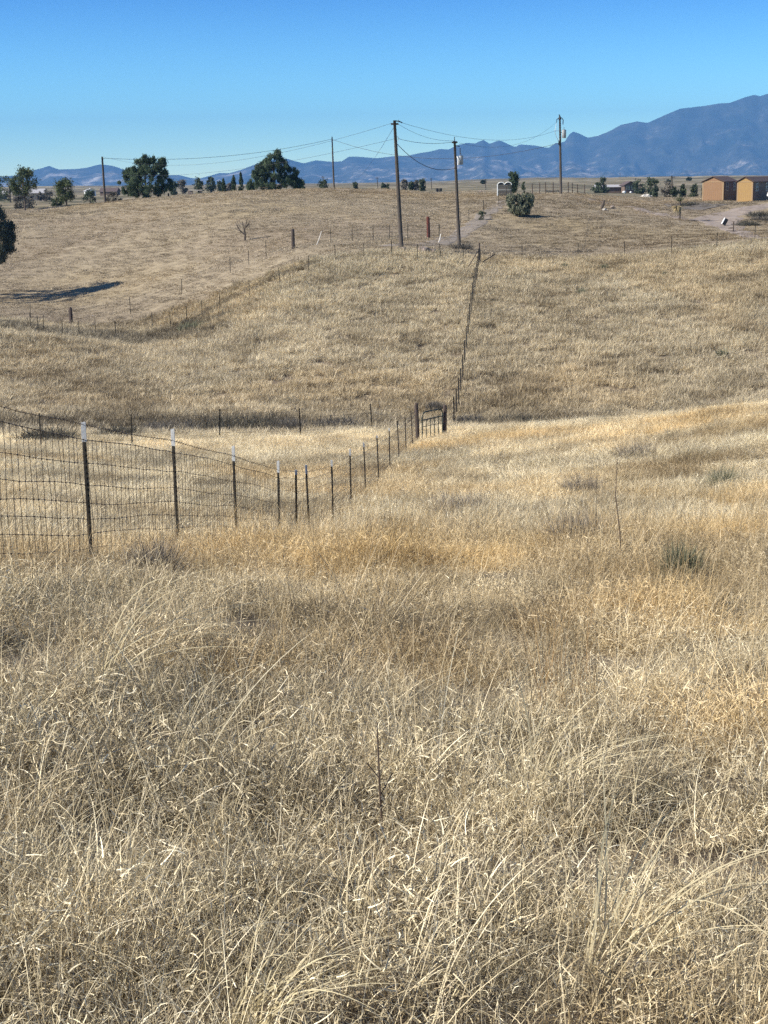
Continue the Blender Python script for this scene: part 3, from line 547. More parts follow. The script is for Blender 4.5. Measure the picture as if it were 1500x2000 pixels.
for px, t_, b_, w_, Y, pf, m_, lab in (
    (20, 346, 392, 56, 420, 'round', M_olive, 'spreading green tree behind the tall open pine at far left'),
    (-6, 348, 394, 40, 470, 'round', M_juni, 'dark tree cut by the left edge among the far houses'),
    (40, 384, 406, 34, 265, 'round', M_dust, 'grey leafless bush at the foot of the tall open pine'),
    (56, 378, 404, 26, 285, 'round', M_dust, 'grey twiggy bush just right of the open pine trunk'),
    (88, 372, 398, 40, 420, 'round', M_dust, 'bare brownish tree arching over the pale low house'),
    (112, 384, 408, 26, 252, 'round', M_juni, 'dark low bush under the round topped tree'),
    (177, 374, 402, 26, 262, 'round', M_juni, 'dark low tree in front of the white metal shed'),
    (222, 376, 396, 34, 254, 'round', M_dust, 'low greyish brush between the leftmost pole and the bushy pine'),
    (340, 356, 374, 14, 470, 'round', M_juni, 'small round tree just right of the bushy pine'),
    (357, 352, 374, 18, 520, 'round', M_dust, 'hazy small tree left of the stone gate post'),
    (388, 349, 377, 18, 300, 'round', M_juni, 'green tree standing behind the stone gate post'),
    (411, 348, 370, 20, 500, 'round', M_juni, 'distant round tree midway between the big pines'),
    (430, 354, 371, 12, 520, 'round', M_juni, 'distant small tree just left of the cypresses'),
    (448, 358, 371, 14, 520, 'round', M_dust, 'low distant tree between the first two cypresses'),
    (592, 352, 369, 9, 300, 'cone', M_juni, 'small pointed tree at the right foot of the wide pine'),
    (632, 352, 369, 24, 330, 'vase', M_juni, 'dark clump of small trees left of the bare thin utility pole'),
    (694, 357, 369, 8, 400, 'round', M_juni, 'tiny tree on the horizon right of the bare thin pole'),
    (752, 359, 370, 22, 420, 'round', M_juni, 'low green bush on the horizon left of the tallest pole'),
    (790, 353, 372, 16, 360, 'round', M_dust, 'dusty tree just right of the tallest pole'),
    (803, 356, 372, 9, 380, 'round', M_juni, 'narrow small tree in the row right of the tallest pole'),
    (813, 354, 372, 10, 380, 'round', M_dust, 'grey small tree third in the row right of the tallest pole'),
    (825, 351, 372, 16, 350, 'vase', M_juni, 'rightmost and darkest tree of the row by the tallest pole'),
    (944, 352, 358, 9, 800, 'round', M_juni, 'lone dark bush on the grassland beyond the second pole'),
    (1165, 357, 376, 18, 420, 'round', M_juni, 'low tree left of the dark one by the low brown house'),
    (1178, 348, 376, 22, 410, 'round', M_juni, 'dark dense tree left of the low brown house'),
    (1250, 352, 376, 28, 390, 'round', M_juni, 'flat topped dark tree right of the brown gabled house'),
    (1270, 348, 384, 15, 290, 'vase', M_juni, 'upright dark tree leaning over the pale rocks'),
    (1280, 351, 388, 15, 272, 'vase', M_juni, 'tall dark leaning tree right of the pale rocks'),
    (1303, 356, 391, 22, 255, 'round', M_dust, 'brownish thin tree around the distant dark post'),
    (1316, 368, 391, 14, 252, 'round', M_juni, 'dark bush at the foot of the distant dark post'),
    (1333, 362, 390, 14, 256, 'cone', M_juni, 'pointed green shrub midway between the dark post and the sheds'),
    (1355, 361, 391, 16, 254, 'cone', M_juni, 'green conical tree second left of the sheds'),
    (1374, 368, 391, 9, 254, 'cone', M_juni, 'narrow green shrub touching the left side of the first shed'),
    (1346, 347, 352, 10, 850, 'round', M_juni, 'small dark bush high on the far grassland left of the sheds'),
    (1305, 352, 356, 9, 800, 'round', M_juni, 'small dark bush on the far grassland behind the distant post')):
    tr_at('small_tree', lab, 'tree', px, t_, b_, w_, Y, prof=pf, m=m_, ncl=22, nl=34, ls=.0011*Y, cs=.15, trunk=.06, up=.4, group=BG)
tr_at('juniper_tree', 'dark juniper behind the white framed slatted box', 'tree', 1003, 337, 378, 26, 222, prof='vase', m=M_pine, ncl=46, nl=80, ls=.17, cs=.09, trunk=.12, spikes=14, up=.7)
tr_at('juniper_tree', 'short dark cactus like shrub between the juniper and the corral posts', 'tree', 1023, 354, 377, 9, 221, prof='column', m=M_juni, ncl=14, nl=50, ls=.13, cs=.11, trunk=.1, up=.7)
tr_at('broom_shrub', 'large rounded grey green shrub on the right hilltop casting a long shadow', 'shrub', 1015, 374, 423, 60, None, prof='round', m=M_broom, lobes=[(-.15, .5, .26, .4), (.15, .52, .26, .4), (0, .45, .36, .4), (-.28, .66, .14, .22), (.3, .66, .14, .22), (0, .25, .34, .2)], ncl=170, nl=110, ls=.15, cs=.07, trunk=.02, up=1.8, tr=.05)
tr_at('small_shrub', 'small dark shrub on the bank left of the large grey green shrub', 'shrub', 940, 413, 430, 17, None, prof='round', m=M_juni, ncl=16, nl=50, ls=.10, cs=.15, trunk=.02, up=.6)
for px, t_, b_, w_, lab in ((1136, 566, 577, 20, 'small green shrub on the hillside grass right of the fence top'), (1103, 516, 526, 15, 'small dark green tuft near the top of the right hillside'),
    (1180, 519, 527, 16, 'flat dark tuft right of the small green tuft on the hillside'), (1298, 534, 542, 13, 'small dark tuft on the right hillside below the edge fence'),
    (1218, 577, 585, 10, 'little dark tuft on the upper right hillside'), (377, 628, 646, 60, 'low grey green brush patch at the foot of the left lane fence')):
    b_v = hit(px, b_); bush('low_shrub', lab, 'shrub', b_v, hpx(b_-t_, b_v.y)+.2, hpx(w_, b_v.y), M_sage if 'green' in lab else M_juni, 420, (.015, .03))
b_v = hit(1411, 702); bush('dead_shrub', 'dark dead twiggy shrub on the right hillside grass', 'shrub', b_v, .75, .8, M_bark_l if 'M_bark_l' in globals() else M_juni, 60, (.03, .05), (.05, .5), (-.2, .4), seg=5)
for px, py, w_, h_, m_, lab, n_ in ((1135, 1028, 115, 62, M_twig, 'wide purple grey twiggy shrub in the grass left of the tall dry stalk', 2600), (1334, 1082, 78, 62, M_sage, 'rounded dark green grey shrub in the grass at right', 2200),
    (905, 985, 110, 45, M_twig, 'flattened grey brush clump right of the nearest fence run', 2000), (1138, 945, 75, 40, M_twig, 'grey brush clump up the slope above the purple grey shrub', 1400),
    (1245, 880, 75, 42, M_twig, 'pale grey twiggy shrub near the top of the right meadow', 1400), (1412, 932, 60, 45, M_sage, 'small greenish shrub near the right edge of the meadow', 1200),
    (300, 1075, 95, 60, M_twig, 'tangled purple grey tumbleweed between the first two fence posts', 2400), (728, 1015, 60, 22, M_twig, 'small grey tuft just right of the thin fence posts', 600)):
    b_v = hit(px, py, .25); bush('meadow_shrub', lab, 'shrub', b_v, hpx(h_, b_v.y)*.8+.22, hpx(w_, b_v.y)*1.15, m_, int(n_*.6), (.004, .009), (.1, 1.15), (-.2, .9), None, 5, .8)
for px, py, w_, h_, m_, lab in ((470, 836, 150, 26, M_bdust, 'darkest brush thicket in the wash left of the gate'), (330, 842, 110, 20, M_dust, 'grey brush in the wash behind the white tipped posts'), (230, 850, 80, 18, M_bdust, 'dark low brush in the wash near the left cross fence posts'),
    (560, 838, 70, 22, M_dust, 'grey brown brush in the wash right of the darkest thicket'), (655, 834, 90, 18, M_dust, 'low dusty brush in the wash midway to the gate'), (90, 858, 110, 24, M_bdust, 'dark brush in the wash behind the woven wire at far left'), (915, 826, 60, 14, M_dust, 'low dark weeds at the foot of the hill right of the gate'), (1010, 823, 80, 12, M_bdust, 'dark strip of weeds where the right meadow meets the hill'), (850, 800, 30, 16, M_dust, 'grey bush directly behind the gate')):
    b_v = hit(px, py, .15); bush('wash_brush', lab, 'shrub', b_v, hpx(h_, b_v.y)+.25, hpx(w_, b_v.y), m_, 1500, (.010, .022), (.1, 1.0), (-.2, .9), 'brush growing along the wash', 5, .8)
# bleached arching grass clump in the foreground
def arch(px, py, n, L, lab, lean=.9, m=None, w=(.003, .0055), sp=.06):
    V, B = blades(n, L, w, (.15, .5), (1.1, 1.9), sp, 12, .12, (.8, 1), lean); b_v = hit(px, py, .08)
    o = bpy.data.objects.new('straw_clump', quads('straw_clump', V, B, m or M_grassc)); COL.objects.link(o); o.location = b_v; o.rotation_euler = (0, 0, .15); return tag(o, lab, 'grass clump')
# the same dry grass, for single clumps (no instance attributes)
M_grassc = leaf_mat('straw_clump', (.32, .27, .16), (.62, .54, .34), .2)
M_stalk = simple('dark_dry_stalk', (.07, .05, .035), (.14, .10, .07), 20, .8, 0)
arch(470, 1990, 46, (.35, .52), 'pale yellow arching straw clump at the bottom left of centre', 1.1)
arch(1010, 1560, 30, (.5, .75), 'long pale straw blades bowing right in the centre right foreground', .8)
arch(180, 1330, 30, (.6, 1.0), 'long bleached grass sweeping right across the left foreground', 1.5)
arch(1180, 1880, 30, (.5, .8), 'straight pale stems leaning right near the bottom right', .8)
V, B = blades(70, (.35, .62), (.002, .0035), (0, .3), (0, .35), .13, 7, .1, (0, 1)); b_v = hit(1100, 1400, .05)
o = bpy.data.objects.new('straw_clump', quads('straw_clump', V, B, leaf_mat('amber_stems', (.24, .15, .07), (.42, .30, .15)))); COL.objects.link(o); o.location = b_v; tag(o, 'upright amber brown bunch of stiff stems right of centre', 'grass clump')
b_v = hit(1215, 1062, .2); t = MB().tube([(0, 0, 0), (-.02, 0, .3), (-.06, 0, .6), (-.05, 0, .9)], [.006, .005, .004, .002], 5).build('dry_stalk', M_stalk); t.location = b_v; tag(t, 'single tall thin dry stalk rising from the grass at right', 'stalk')
b_v = hit(750, 1665, .0); t = MB().tube([(0, 0, 0), (-.01, 0, .2), (-.015, 0, .42)], [.004, .0035, .002], 5).tube([(-.01, 0, .18), (.03, .01, .25)], .002, 4).tube([(-.012, 0, .24), (-.05, 0, .29)], .002, 4).build('dry_stalk', M_stalk); t.location = b_v; tag(t, 'thin dark branching stalk in the middle foreground', 'stalk')
# leafless tree on the bare hill
b_v = hit(478, 470); t = thing('bare_tree', 'small leafless forked tree alone on the bare hill', 'tree', b_v); mb = MB(); s = b_v.y/FPX
def P2(pts, y=0.): return [((x-478)*s, y, (470-z)*s) for x, z in pts]
mb.tube(P2([(478, 473), (479, 460), (478, 450)]), [.13, .10, .09], 7); 
for br, y, r in (([(478, 459), (470, 452), (465, 445), (461, 436)], .3, .06), ([(478, 452), (480, 446), (486, 440), (491, 434)], -.2, .06), ([(478, 450), (476, 443), (474, 434)], .1, .05), ([(480, 446), (482, 438), (484, 431)], -.4, .045), ([(470, 452), (463, 449), (460, 445)], .4, .04), ([(486, 440), (489, 440), (493, 438)], -.1, .03), ([(474, 440), (470, 436), (468, 432)], .2, .03), ([(484, 441), (488, 434), (487, 431)], 0, .03), ([(465, 445), (466, 438), (464, 433)], .3, .03)):
    p = P2(br, 0); p = [(a, y*k/(len(p)-1), c) for k, (a, _, c) in enumerate(p)]; mb.tube(p, [1.35*r*(1-.22*k) for k in range(len(p))], 5)
mb.build('trunk', M_bark, t)
V, B = blades(130, (.25, .6), (.012, .02), (.0, 1.2), (-.4, .4), .5, 4, .3, (0, 1)); V[..., 0] += rng.uniform(-.9, .7, 130)[:, None, None]; V[..., 2] += rng.uniform(1.1, 1.5, 130)[:, None, None]
o = bpy.data.objects.new('twigs', quads('twigs', V, B, M_twig)); COL.objects.link(o); o.parent = t; o['kind'] = 'stuff'
# ------------------------------------------------------------------ fences
def tpost_mesh(h, studs=True):
    q = .036 if studs else .052
    mb = MB().box((0, 0, h/2-.15), (q, .008, h+.3)).box((0, .018, h/2-.15), (.009, .03, h+.3))
    if studs:
        for k in range(int(h/.055)-5): mb.box((0, -.006, .12+k*.055), (.012, .008, .018))
    return mb.mesh('steel_post', M_steel)
def wood_mesh(h, r=.07, m=None, name='wooden_post'):
    return MB().tube([(0, 0, -.3), (.01, 0, h*.5), (0, 0, h*.97), (0, 0, h)], [r, r*.96, r*.93, r*.8], 9).mesh(name, m or M_wood)
TP = tpost_mesh(1.47); TPS = tpost_mesh(1.35, False); WP = wood_mesh(1.6, .075)
tipm = MB().box((0, 0, -.08), (.042, .012, .17)).box((0, .019, -.08), (.013, .036, .17)).mesh('white_tip', M_tip)
def post(parent, P, me, h=1.47, name='steel_post', sc=1., tipz=0, lean=None):
    o = bpy.data.objects.new(name, me); COL.objects.link(o); o.parent = parent; o.location = Vector(P)-parent.location
    l = lean or (random.gauss(0, .015), random.gauss(-.01, .02)); o.rotation_euler = (l[0], l[1], random.uniform(-.3, .3)); o.scale = (1, 1, sc)
    if tipz:
        t_ = bpy.data.objects.new('white_tip', tipm); COL.objects.link(t_); t_.parent = o; t_.location = (0, 0, h+.004); t_.scale = (1, 1, tipz)
    return o
def wires(parent, pts, hs, r=.004, name='wire_strands', sag=.012, n=6, barbs=0, jit=.006):
    mb = MB(); L = parent.location
    for h in hs:
        path = []
        for a, b in zip(pts[:-1], pts[1:]):
            for k in range(n):
                t_ = k/n; p = Vector(a).lerp(Vector(b), t_); path.append(p+Vector((0, 0, h-sag*4*t_*(1-t_)*(b-a).length/3.6+random.gauss(0, jit)))-L)
        path.append(Vector(pts[-1])+Vector((0, 0, h))-L); mb.tube(path, r, 3, False)
        if barbs:
            for i in range(len(path)-1):
                if path[i].y+L.y > barbs: break
                q = (path[i+1]-path[i]).length; m_ = int(q/.11)
                for k in range(m_):
                    c = path[i].lerp(path[i+1], k/m_); mb.tube([c+Vector((-.009, .004, -.013)), c+Vector((.009, -.004, .013))], .0028, 3, False)
    return mb.build(name, M_wire, parent)
# near fence: one straight run down the slope to the gate
def FL(Y): x = -3.812+.086*Y; return Vector((x, Y, G(x, Y)))
nf_px = [172, 345, 460, 543, 577, 603, 650, 686, 715, 741, 763, 781, 795, 808]
nf = [FL(3.812/(.086-(px-750)/FPX/.981)) for px in nf_px]
first = FL(10.0)
F = thing('wire_fence', 'woven wire fence on dark steel posts with white tips running down to the gate', 'fence', FL(9.9))
post(F, FL(9.9), TP, tipz=1.2)
for px, P in zip(nf_px, nf):
    post(F, P, TP, 1.47, sc=.93 if px in (577, 172) else 1, tipz={172: 1.1, 345: 1.1, 460: 1.2, 543: 1.1, 577: .5, 603: 1.0, 650: .8, 686: .9, 715: .7, 741: .4, 763: .5}.get(px, 0))
gateL = FL(60.3)
run = [FL(9.9)]+nf+[gateL]
wires(F, run, [1.35], .0036, 'barbed_wire', .01, 6, 22, .004)
fine = []
for a, b in zip(run[:-1], run[1:]):
    for k in range(8): fine.append(a.lerp(b, k/8))
fine.append(run[-1]); mb = MB(); hs = [1.22, 1.0, .8, .64, .50, .36, .22, .09]
wav = [[.010*math.sin(i*.7+j*1.3)+random.gauss(0, .004) for i in range(len(fine))] for j in range(8)]
for j, h in enumerate(hs): mb.tube([Vector((p.x, p.y, p.z+h+wav[j][i]))-F.location for i, p in enumerate(fine)], .0028 if j else .0036, 3, False)
dist = 0; d0 = [0]
for a, b in zip(fine[:-1], fine[1:]): d0.append(d0[-1]+(b-a).length)
arr = np.array([[p.x, p.y, p.z] for p in fine])
for k in range(int(d0[-1]/.155)):
    s = k*.155; off = random.gauss(0, .02); pts = []
    for j, h in enumerate(hs):
        q = s+off*math.sin(j*1.1+k)*1.3+random.gauss(0, .006); p = Vector([np.interp(q, d0, arr[:, i]) for i in range(3)]); p.z += h+float(np.interp(q, d0, wav[j])); pts.append(p-F.location)
        if p.y < 24: mb.box(pts[-1], (.010, .010, .010))
    mb.tube(pts, .0028, 3, False)
mb.build('woven_wire', M_wire, F)
post(F, FL(11.0), TPS, sc=.75, name='steel_post')
# gate at the bottom
t = thing('gate', 'dark tubular walk gate with arched top and pickets between wooden posts', 'gate', gateL); L0 = t.location
gr = Vector((gp(868, 835, 61.3)))
for P, n_ in ((gateL, 'gate_post'), (gr, 'gate_post')):
    o = bpy.data.objects.new(n_, wood_mesh(1.62 if P is gateL else 1.35, .08, None, n_)); COL.objects.link(o); o.parent = t; o.location = P-L0; o.rotation_euler = (0, -.03 if P is gateL else .02, 0)
a = gateL.lerp(gr, .17); b_ = gateL.lerp(gr, .93); zt = 1.22
def gq(s, z): p = a.lerp(b_, s); p.z += z; return p-L0
mb = MB(); mb.tube([gq(0, .12), gq(0, zt-.18), gq(.05, zt-.05), gq(.18, zt), gq(.82, zt), gq(.95, zt-.05), gq(1, zt-.18), gq(1, .12)], .028, 6); mb.tube([gq(0, .16), gq(1, .16)], .022, 6); mb.tube([gq(0, zt-.32), gq(1, zt-.3)], .024, 6); mb.build('frame', M_gate, t)
mb = MB(); 
for s_1 in (.2, .4, .6, .8): mb.tube([gq(s_1, .14), gq(s_1, zt-.3+(.04 if s_1 > .3 else 0))], .017, 5)
mb.tube([gq(0, zt-.58), gq(1, zt-.58)], .012, 5); mb.build('pickets', M_gate, t)
# hill fence up to the crest
h0 = hit(887, 826, .2); h1 = hit(937, 514, .1); nP = int((h1-h0).length/2.75)
hp = []
for k in range(nP+1):
    q = h0.lerp(h1, k/nP); q.z = G(q.x, q.y); hp.append(q)
HPM = MB().box((0, 0, .6), (.06, .02, 1.9)).box((0, .03, .6), (.02, .06, 1.9)).mesh('steel_post', M_steel)
F = thing('wire_fence', 'line of close dark steel posts climbing the hillside beyond the gate', 'fence', hp[0])
for P in hp[:-1]: post(F, P, HPM, sc=random.uniform(.97, 1.03), lean=(0, -.012))
post(F, hp[-1], WP, name='wooden_post', sc=1.05); wires(F, [gr]+hp, [.45, .65, .85, 1.05, 1.25], .0045)
br = MB().tube([hp[-1]-F.location+Vector((-.1, -.1, 1.1)), hp[-2]-F.location+Vector((-.8, 0, .2))], .04, 6).tube([hp[-1]-F.location+Vector((.1, 0, .1)), hp[-1]-F.location+Vector((1.2, .3, .75))], .035, 6).build('brace', M_wood, F)
def simple_fence(lab, pl, h=1.35, hs=(.35, .65, .95, 1.2), r=.005, off=.22, woods=(), me=None, rails=0, sc=1.0):
    P = [hit(px, py, off) if len(q) == 2 else gp(px, py, q[2]) for q in pl for px, py in [q[:2]]]
    F = thing('wire_fence' if not rails else 'corral_fence', lab, 'fence', P[0])
    for i, p in enumerate(P): post(F, p, WP if i in woods else (me or TPS), name='wooden_post' if i in woods else 'steel_post', sc=random.uniform(.94, 1.06)*sc)
    wires(F, P, hs, r, sag=.02); return F
simple_fence('low wire fence on thin posts crossing the valley floor to the gate', [(80, 868), (258, 867), (429, 851), (587, 847), (727, 836), (815, 846, 61)], sc=1.0)
simple_fence('lower wire fence of the lane, curving over the grassy hill to the wooden end post', [(60, 642), (75, 648), (85, 645), (122, 655), (155, 658), (187, 655), (227, 655), (298, 640), (333, 638), (365, 628), (395, 618), (430, 607), (487, 577), (547, 552), (603, 530), (655, 506), (711, 502), (765, 500), (815, 503), (860, 505), (905, 505), (936, 514)])
simple_fence('upper wire fence along the foot of the bare left hill', [(-30, 632), (60, 625), (139, 637), (255, 612), (355, 573), (450, 532), (486, 516), (520, 501), (572, 485), (646, 474), (688, 470), (729, 468), (761, 468), (796, 467), (837, 466), (858, 464)], off=.05, woods=(2, 8))
simple_fence('wire fence climbing the pale grass bank toward the slatted box', [(858, 464), (900, 440), (916, 432), (945, 412), (974, 398), (990, 386)], off=.05)
simple_fence('sparse wire fence along the crest of the right hillside', [(937, 514), (1020, 508), (1129, 506), (1220, 502), (1312, 494), (1400, 484), (1474, 470), (1560, 462)], off=.1)
F = simple_fence('old corral fence with dark posts beside the rightmost utility pole', [(1040, 376, 219), (1054, 376, 220), (1066, 376, 221), (1080, 376, 222), (1110, 375, 224), (1118, 375, 225), (1128, 375, 226), (1142, 376, 228)], me=wood_mesh(1.5, .07), off=.05, rails=1, hs=(.5, .9, 1.3), r=.02, sc=1.05)
t = bpy.data.objects.new('red_post', wood_mesh(2.0, .17, M_redw, 'red_post')); COL.objects.link(t); t.location = hit(837, 465); t.rotation_euler = (0, -.02, 0); tag(t, 'thick red brown wooden post standing at the lane junction', 'post')
t = bpy.data.objects.new('wooden_post', wood_mesh(1.75, .17, None, 'wooden_post')); COL.objects.link(t); t.location = hit(572.5, 486); tag(t, 'thick dark wooden post left of the lane, at the top of the grassy hill', 'post')
t = bpy.data.objects.new('wooden_post', wood_mesh(1.5, .16, None, 'wooden_post')); COL.objects.link(t); t.location = hit(139, 638); tag(t, 'thick weathered wooden post beside the tree shadow at left', 'post')
def stick(name, lab, a, b, Y, r=.05, m=None):
    A = gp(*a, Y); B_ = at(*b, Y+.2); o = MB().tube([(0, 0, -.1), (B_-A)*.5+Vector((.05, 0, 0)), B_-A], [r, r, r*.8], 7).build(name, m or M_stick); o.location = A; return tag(o, lab, 'stick')
q = hit(858, 474); stick('leaning_stick', 'short bleached stick leaning beside the lane near the red post', (856, 475), (861, 457), q.y, .06)
q = hit(618, 478); stick('leaning_stick', 'thin bleached branch leaning up from the grass at the hilltop', (618, 482), (628, 452), q.y, .045)
q = hit(1176, 408); s_t = stick('dead_snag', 'broken dark leaning snag on the right hill slope', (1174, 410), (1180, 391), q.y, .17, M_bark)
o = MB().rock((0, 0, .05), .28, 3).rock((.32, .1, 0), .16, 4).build('pale_rock', M_rockw); o.location = hit(1180, 411); tag(o, 'pale rock at the foot of the broken snag', 'rock')
o = MB().rock((0, 0, .1), .3, 8).build('dark_rock', M_rock); o.location = hit(1196, 406); tag(o, 'dark lump right of the broken snag', 'rock')
o = MB().rock((0, 0, .05), .35, 5).rock((.5, -.1, 0), .22, 6).rock((-.55, .1, 0), .25, 7).rock((.95, -.2, 0), .28, 9).build('rock_pile', M_rock); o.location = hit(788, 489); tag(o, 'small pile of rocks around the base of the tallest pole', 'rock pile')
o = MB().rock((0, 0, -.05), .75, 11).rock((.7, 0, -.1), .5, 12).rock((-.2, -.1, .3), .18, 13).build('dirt_mound', M_rock); o.location = hit(828, 492); tag(o, 'low brown mound right of the tallest pole', 'mound')
for px, py, w_, lab in ((902, 487, 46, 'dry brown brush gathered at the foot of the transformer pole'), (1082, 376, 30, 'dark brush at the foot of the rightmost pole')):
    b_v = hit(px, py); bush('dry_brush', lab, 'shrub', b_v, .75, hpx(w_, b_v.y), M_dust, 700, (.012, .025), (.1, 1.2), (0, .8))
# ------------------------------------------------------------------ utility poles
def upole(lab, top, bot, Y, r, group=None):
    A = gp(bot[0], bot[1], Y) if Y else hit(*bot); Bv = at(top[0], top[1], A.y); t = thing('utility_pole', lab, 'utility pole', A, 0, group); d = Bv-A
    MB().tube([-d*.03, d*.3, d*.7, d], [r*1.15, r, r*.85, r*.7], 10).build('pole', M_pole, t, True); return t, A, d
def insul(mb, c, h=.22, r=.05):
    for k in range(4): mb.tube([Vector(c)+Vector((0, 0, k*h/4)), Vector(c)+Vector((0, 0, (k+.55)*h/4))], [r, r*.7], 8)
t1, A1, d1 = upole('tallest bare wooden pole with a short crossarm, in the centre on the hilltop', (770.5, 235), (784, 487), None, .17)
MB().box(d1*.972, (.62, .14, .14)).build('crossarm', M_pole, t1)
mb = MB(); insul(mb, d1*.985+Vector((.32, -.05, 0)), .2, .05); mb.tube([d1*.985+Vector((.1, 0, .1)), d1*.985+Vector((.35, 0, .08)), d1*.975+Vector((.62, 0, .05))], .05, 6); mb.build('insulator', M_black, t1)
MB().tube([d1*.865+Vector((.15, -.1, .12)), d1*.86+Vector((.28, -.1, 0)), d1*.855+Vector((.15, -.1, -.14))], .025, 6).build('bracket', M_galv, t1)
t2, A2, d2 = upole('wooden pole with grey transformer and dry brush at its foot, near the tallest pole', (888, 277), (897, 486), None, .15)
mb = MB(); mb.tube([d2+Vector((0, 0, 0)), d2+Vector((-.02, 0, .42))], .035, 6); mb.tube([d2+Vector((0, 0, -.12)), d2+Vector((0, 0, -.02)), d2+Vector((0, 0, .06))], [.2, .3, .15], 10); mb.build('pole_cap', M_black, t2)
def transformer(t, c, s=1.):
    c = Vector(c); MB().tube([c+Vector((0, 0, -.45*s)), c+Vector((0, 0, -.42*s)), c+Vector((0, 0, .38*s)), c+Vector((0, 0, .45*s))], [.2*s, .23*s, .23*s, .19*s], 14).build('transformer', M_grey, t, True)
    mb = MB(); insul(mb, c+Vector((0, 0, .45*s)), .28*s, .055*s); mb.tube([c+Vector((-.4*s, 0, .15*s)), c+Vector((-.2*s, 0, .15*s))], .04, 6); mb.build('bushing', M_black, t)
transformer(t2, d2*.83+Vector((.46, -.12, 0)), .85)
mb = MB(); mb.tube([d2*.96+Vector((.1, -.1, .05)), d2*.955+Vector((.42, -.1, 0))], .03, 5); insul(mb, d2*.88+Vector((.42, -.1, .1)), .5, .06); mb.tube([d2*.94+Vector((.42, -.1, .0)), d2*.88+Vector((.44, -.1, 0))], .015, 5); mb.build('fuse_cutout', M_black, t2)
mb = MB().tube([d2*.865+Vector((.15, -.25, .0)), d2*.84+Vector((.22, -.35, .0)), d2*.79+Vector((.18, -.3, -.05))], .055, 6).build('conduit', M_white, t2)
t3, A3, d3 = upole('wooden pole with transformer and rounded wire bracket, rightmost on the right hilltop', (1093.5, 232), (1095.5, 377), 216, .17)
mb = MB(); mb.tube([d3+Vector((0, 0, -.1)), d3+Vector((0, 0, .25)), d3+Vector((-.12, 0, .6))], [.2, .12, .04], 8); mb.tube([d3+Vector((-.45, 0, -.5)), d3+Vector((-.42, 0, -.1)), d3+Vector((-.1, 0, .15)), d3+Vector((.25, 0, .1)), d3+Vector((.45, 0, -.15)), d3+Vector((.42, 0, -.75))], .06, 6); mb.build('pole_cap', M_black, t3)
transformer(t3, d3*.80+Vector((.52, -.1, 0)), 1.25)
MB().tube([d3*.84+Vector((-.1, -.1, 0)), d3*.84+Vector((-.7, -.1, .02))], .03, 5).tube([d3*.9+Vector((-.5, -.1, .4)), d3*.84+Vector((-.72, -.1, 0)), d3*.76+Vector((-.5, -.1, 0)), d3*.70+Vector((-.2, -.1, 0))], .03, 5).build('bracket', M_galv, t3)
MB().box(d3*.68+Vector((-.12, -.18, 0)), (.28, .2, .55)).build('meter_box', M_black, t3)
t4, A4, d4 = upole('slender bare wooden pole on the bare hill crest right of the wide pine', (648.5, 268), (652.5, 369), 268, .15)
mb = MB(); insul(mb, d4+Vector((0, 0, 0)), .2, .06); mb.build('insulator', M_black, t4)
t5, A5, d5 = upole('leftmost leaning wooden pole beside the bushy pine', (199.5, 306), (205.5, 398), 252, .19)
mb = MB(); insul(mb, d5*.94+Vector((.22, -.1, 0)), .25, .07); mb.build('insulator', M_black, t5)
for top, bot, Y, lab in (((630.5, 344), (632, 367), 480, 'tiny distant pole rising from the dark clump of small trees'), ((736.5, 346), (738, 369), 480, 'tiny distant pole just left of the tallest pole'), ((842, 348), (843, 371), 480, 'tiny distant pole right of the small tree row'),
    ((948, 350), (948.5, 373), 420, 'tiny distant pole between the transformer pole and the slatted box'), ((1312, 343), (1313, 391), 252, 'dark mid distance pole among the brownish trees at right'), ((1211, 338), (1211, 352), 1200, 'very faint far pole above the low brown house')):
    t, A, d = upole(lab, top, bot, Y, .12 if Y > 300 else .13, 'distant utility poles')
    MB().box(d*.93+Vector((.25 if Y == 252 else 0, 0, 0)), (1.1 if Y != 252 else .6, .1, .12)).build('crossarm', M_pole, t)
def cable(lab, a, b, sag, r=.02, k=24):
    a = Vector(a); b = Vector(b); pts = [a.lerp(b, i/k)-a-Vector((0, 0, sag*4*(i/k)*(1-i/k))) for i in range(k+1)]
    o = MB().tube(pts, r, 5, False).build('power_line', M_cable); o.location = a; tag(o, lab, 'cable', 'power lines between the poles')
T1 = A1+d1; T2 = A2+d2; T3 = A3+d3; T4 = A4+d4; T5 = A5+d5
cable('thick sagging line from the leftmost pole to the slender crest pole', A5+d5*.94+Vector((.22, -.1, .2)), T4+Vector((0, 0, -.3)), 1.3, .026)
cable('thick line passing behind the tallest pole to the rightmost pole', T4+Vector((0, 0, -.35)), A3+d3*.68+Vector((-.15, 0, 0)), 2.6, .027, 36)
cable('faint upper line from the leftmost pole to the crossarm of the tallest pole', T5, T1+Vector((-.3, 0, -.25)), 2.2, .011, 36)
cable('faint lower line from the leftmost pole to the side of the tallest pole', A5+d5*.66, A1+d1*.86, 1.4, .011, 36)
cable('long thin line from the tallest pole top to the bracket of the rightmost pole', T1+Vector((.6, 0, -.2)), A3+d3*.84+Vector((-.7, -.1, .02)), 1.3, .013, 30)
cable('thin line from the tallest pole bracket to the cap of the transformer pole', A1+d1*.86+Vector((.2, 0, 0)), T2+Vector((-.1, 0, 0)), .25, .016)
cable('dark sagging service line between the tallest pole and the transformer pole', A1+d1*.815+Vector((.15, 0, 0)), A2+d2*.76, .85, .025)
cable('faint line from the tallest pole crossarm to the transformer pole top', T1+Vector((.3, 0, -.3)), T2+Vector((0, 0, .1)), .4, .011)
cable('faint line rising from the transformer pole to the rightmost pole top', T2+Vector((.4, 0, -.1)), T3, 1.6, .011, 30)
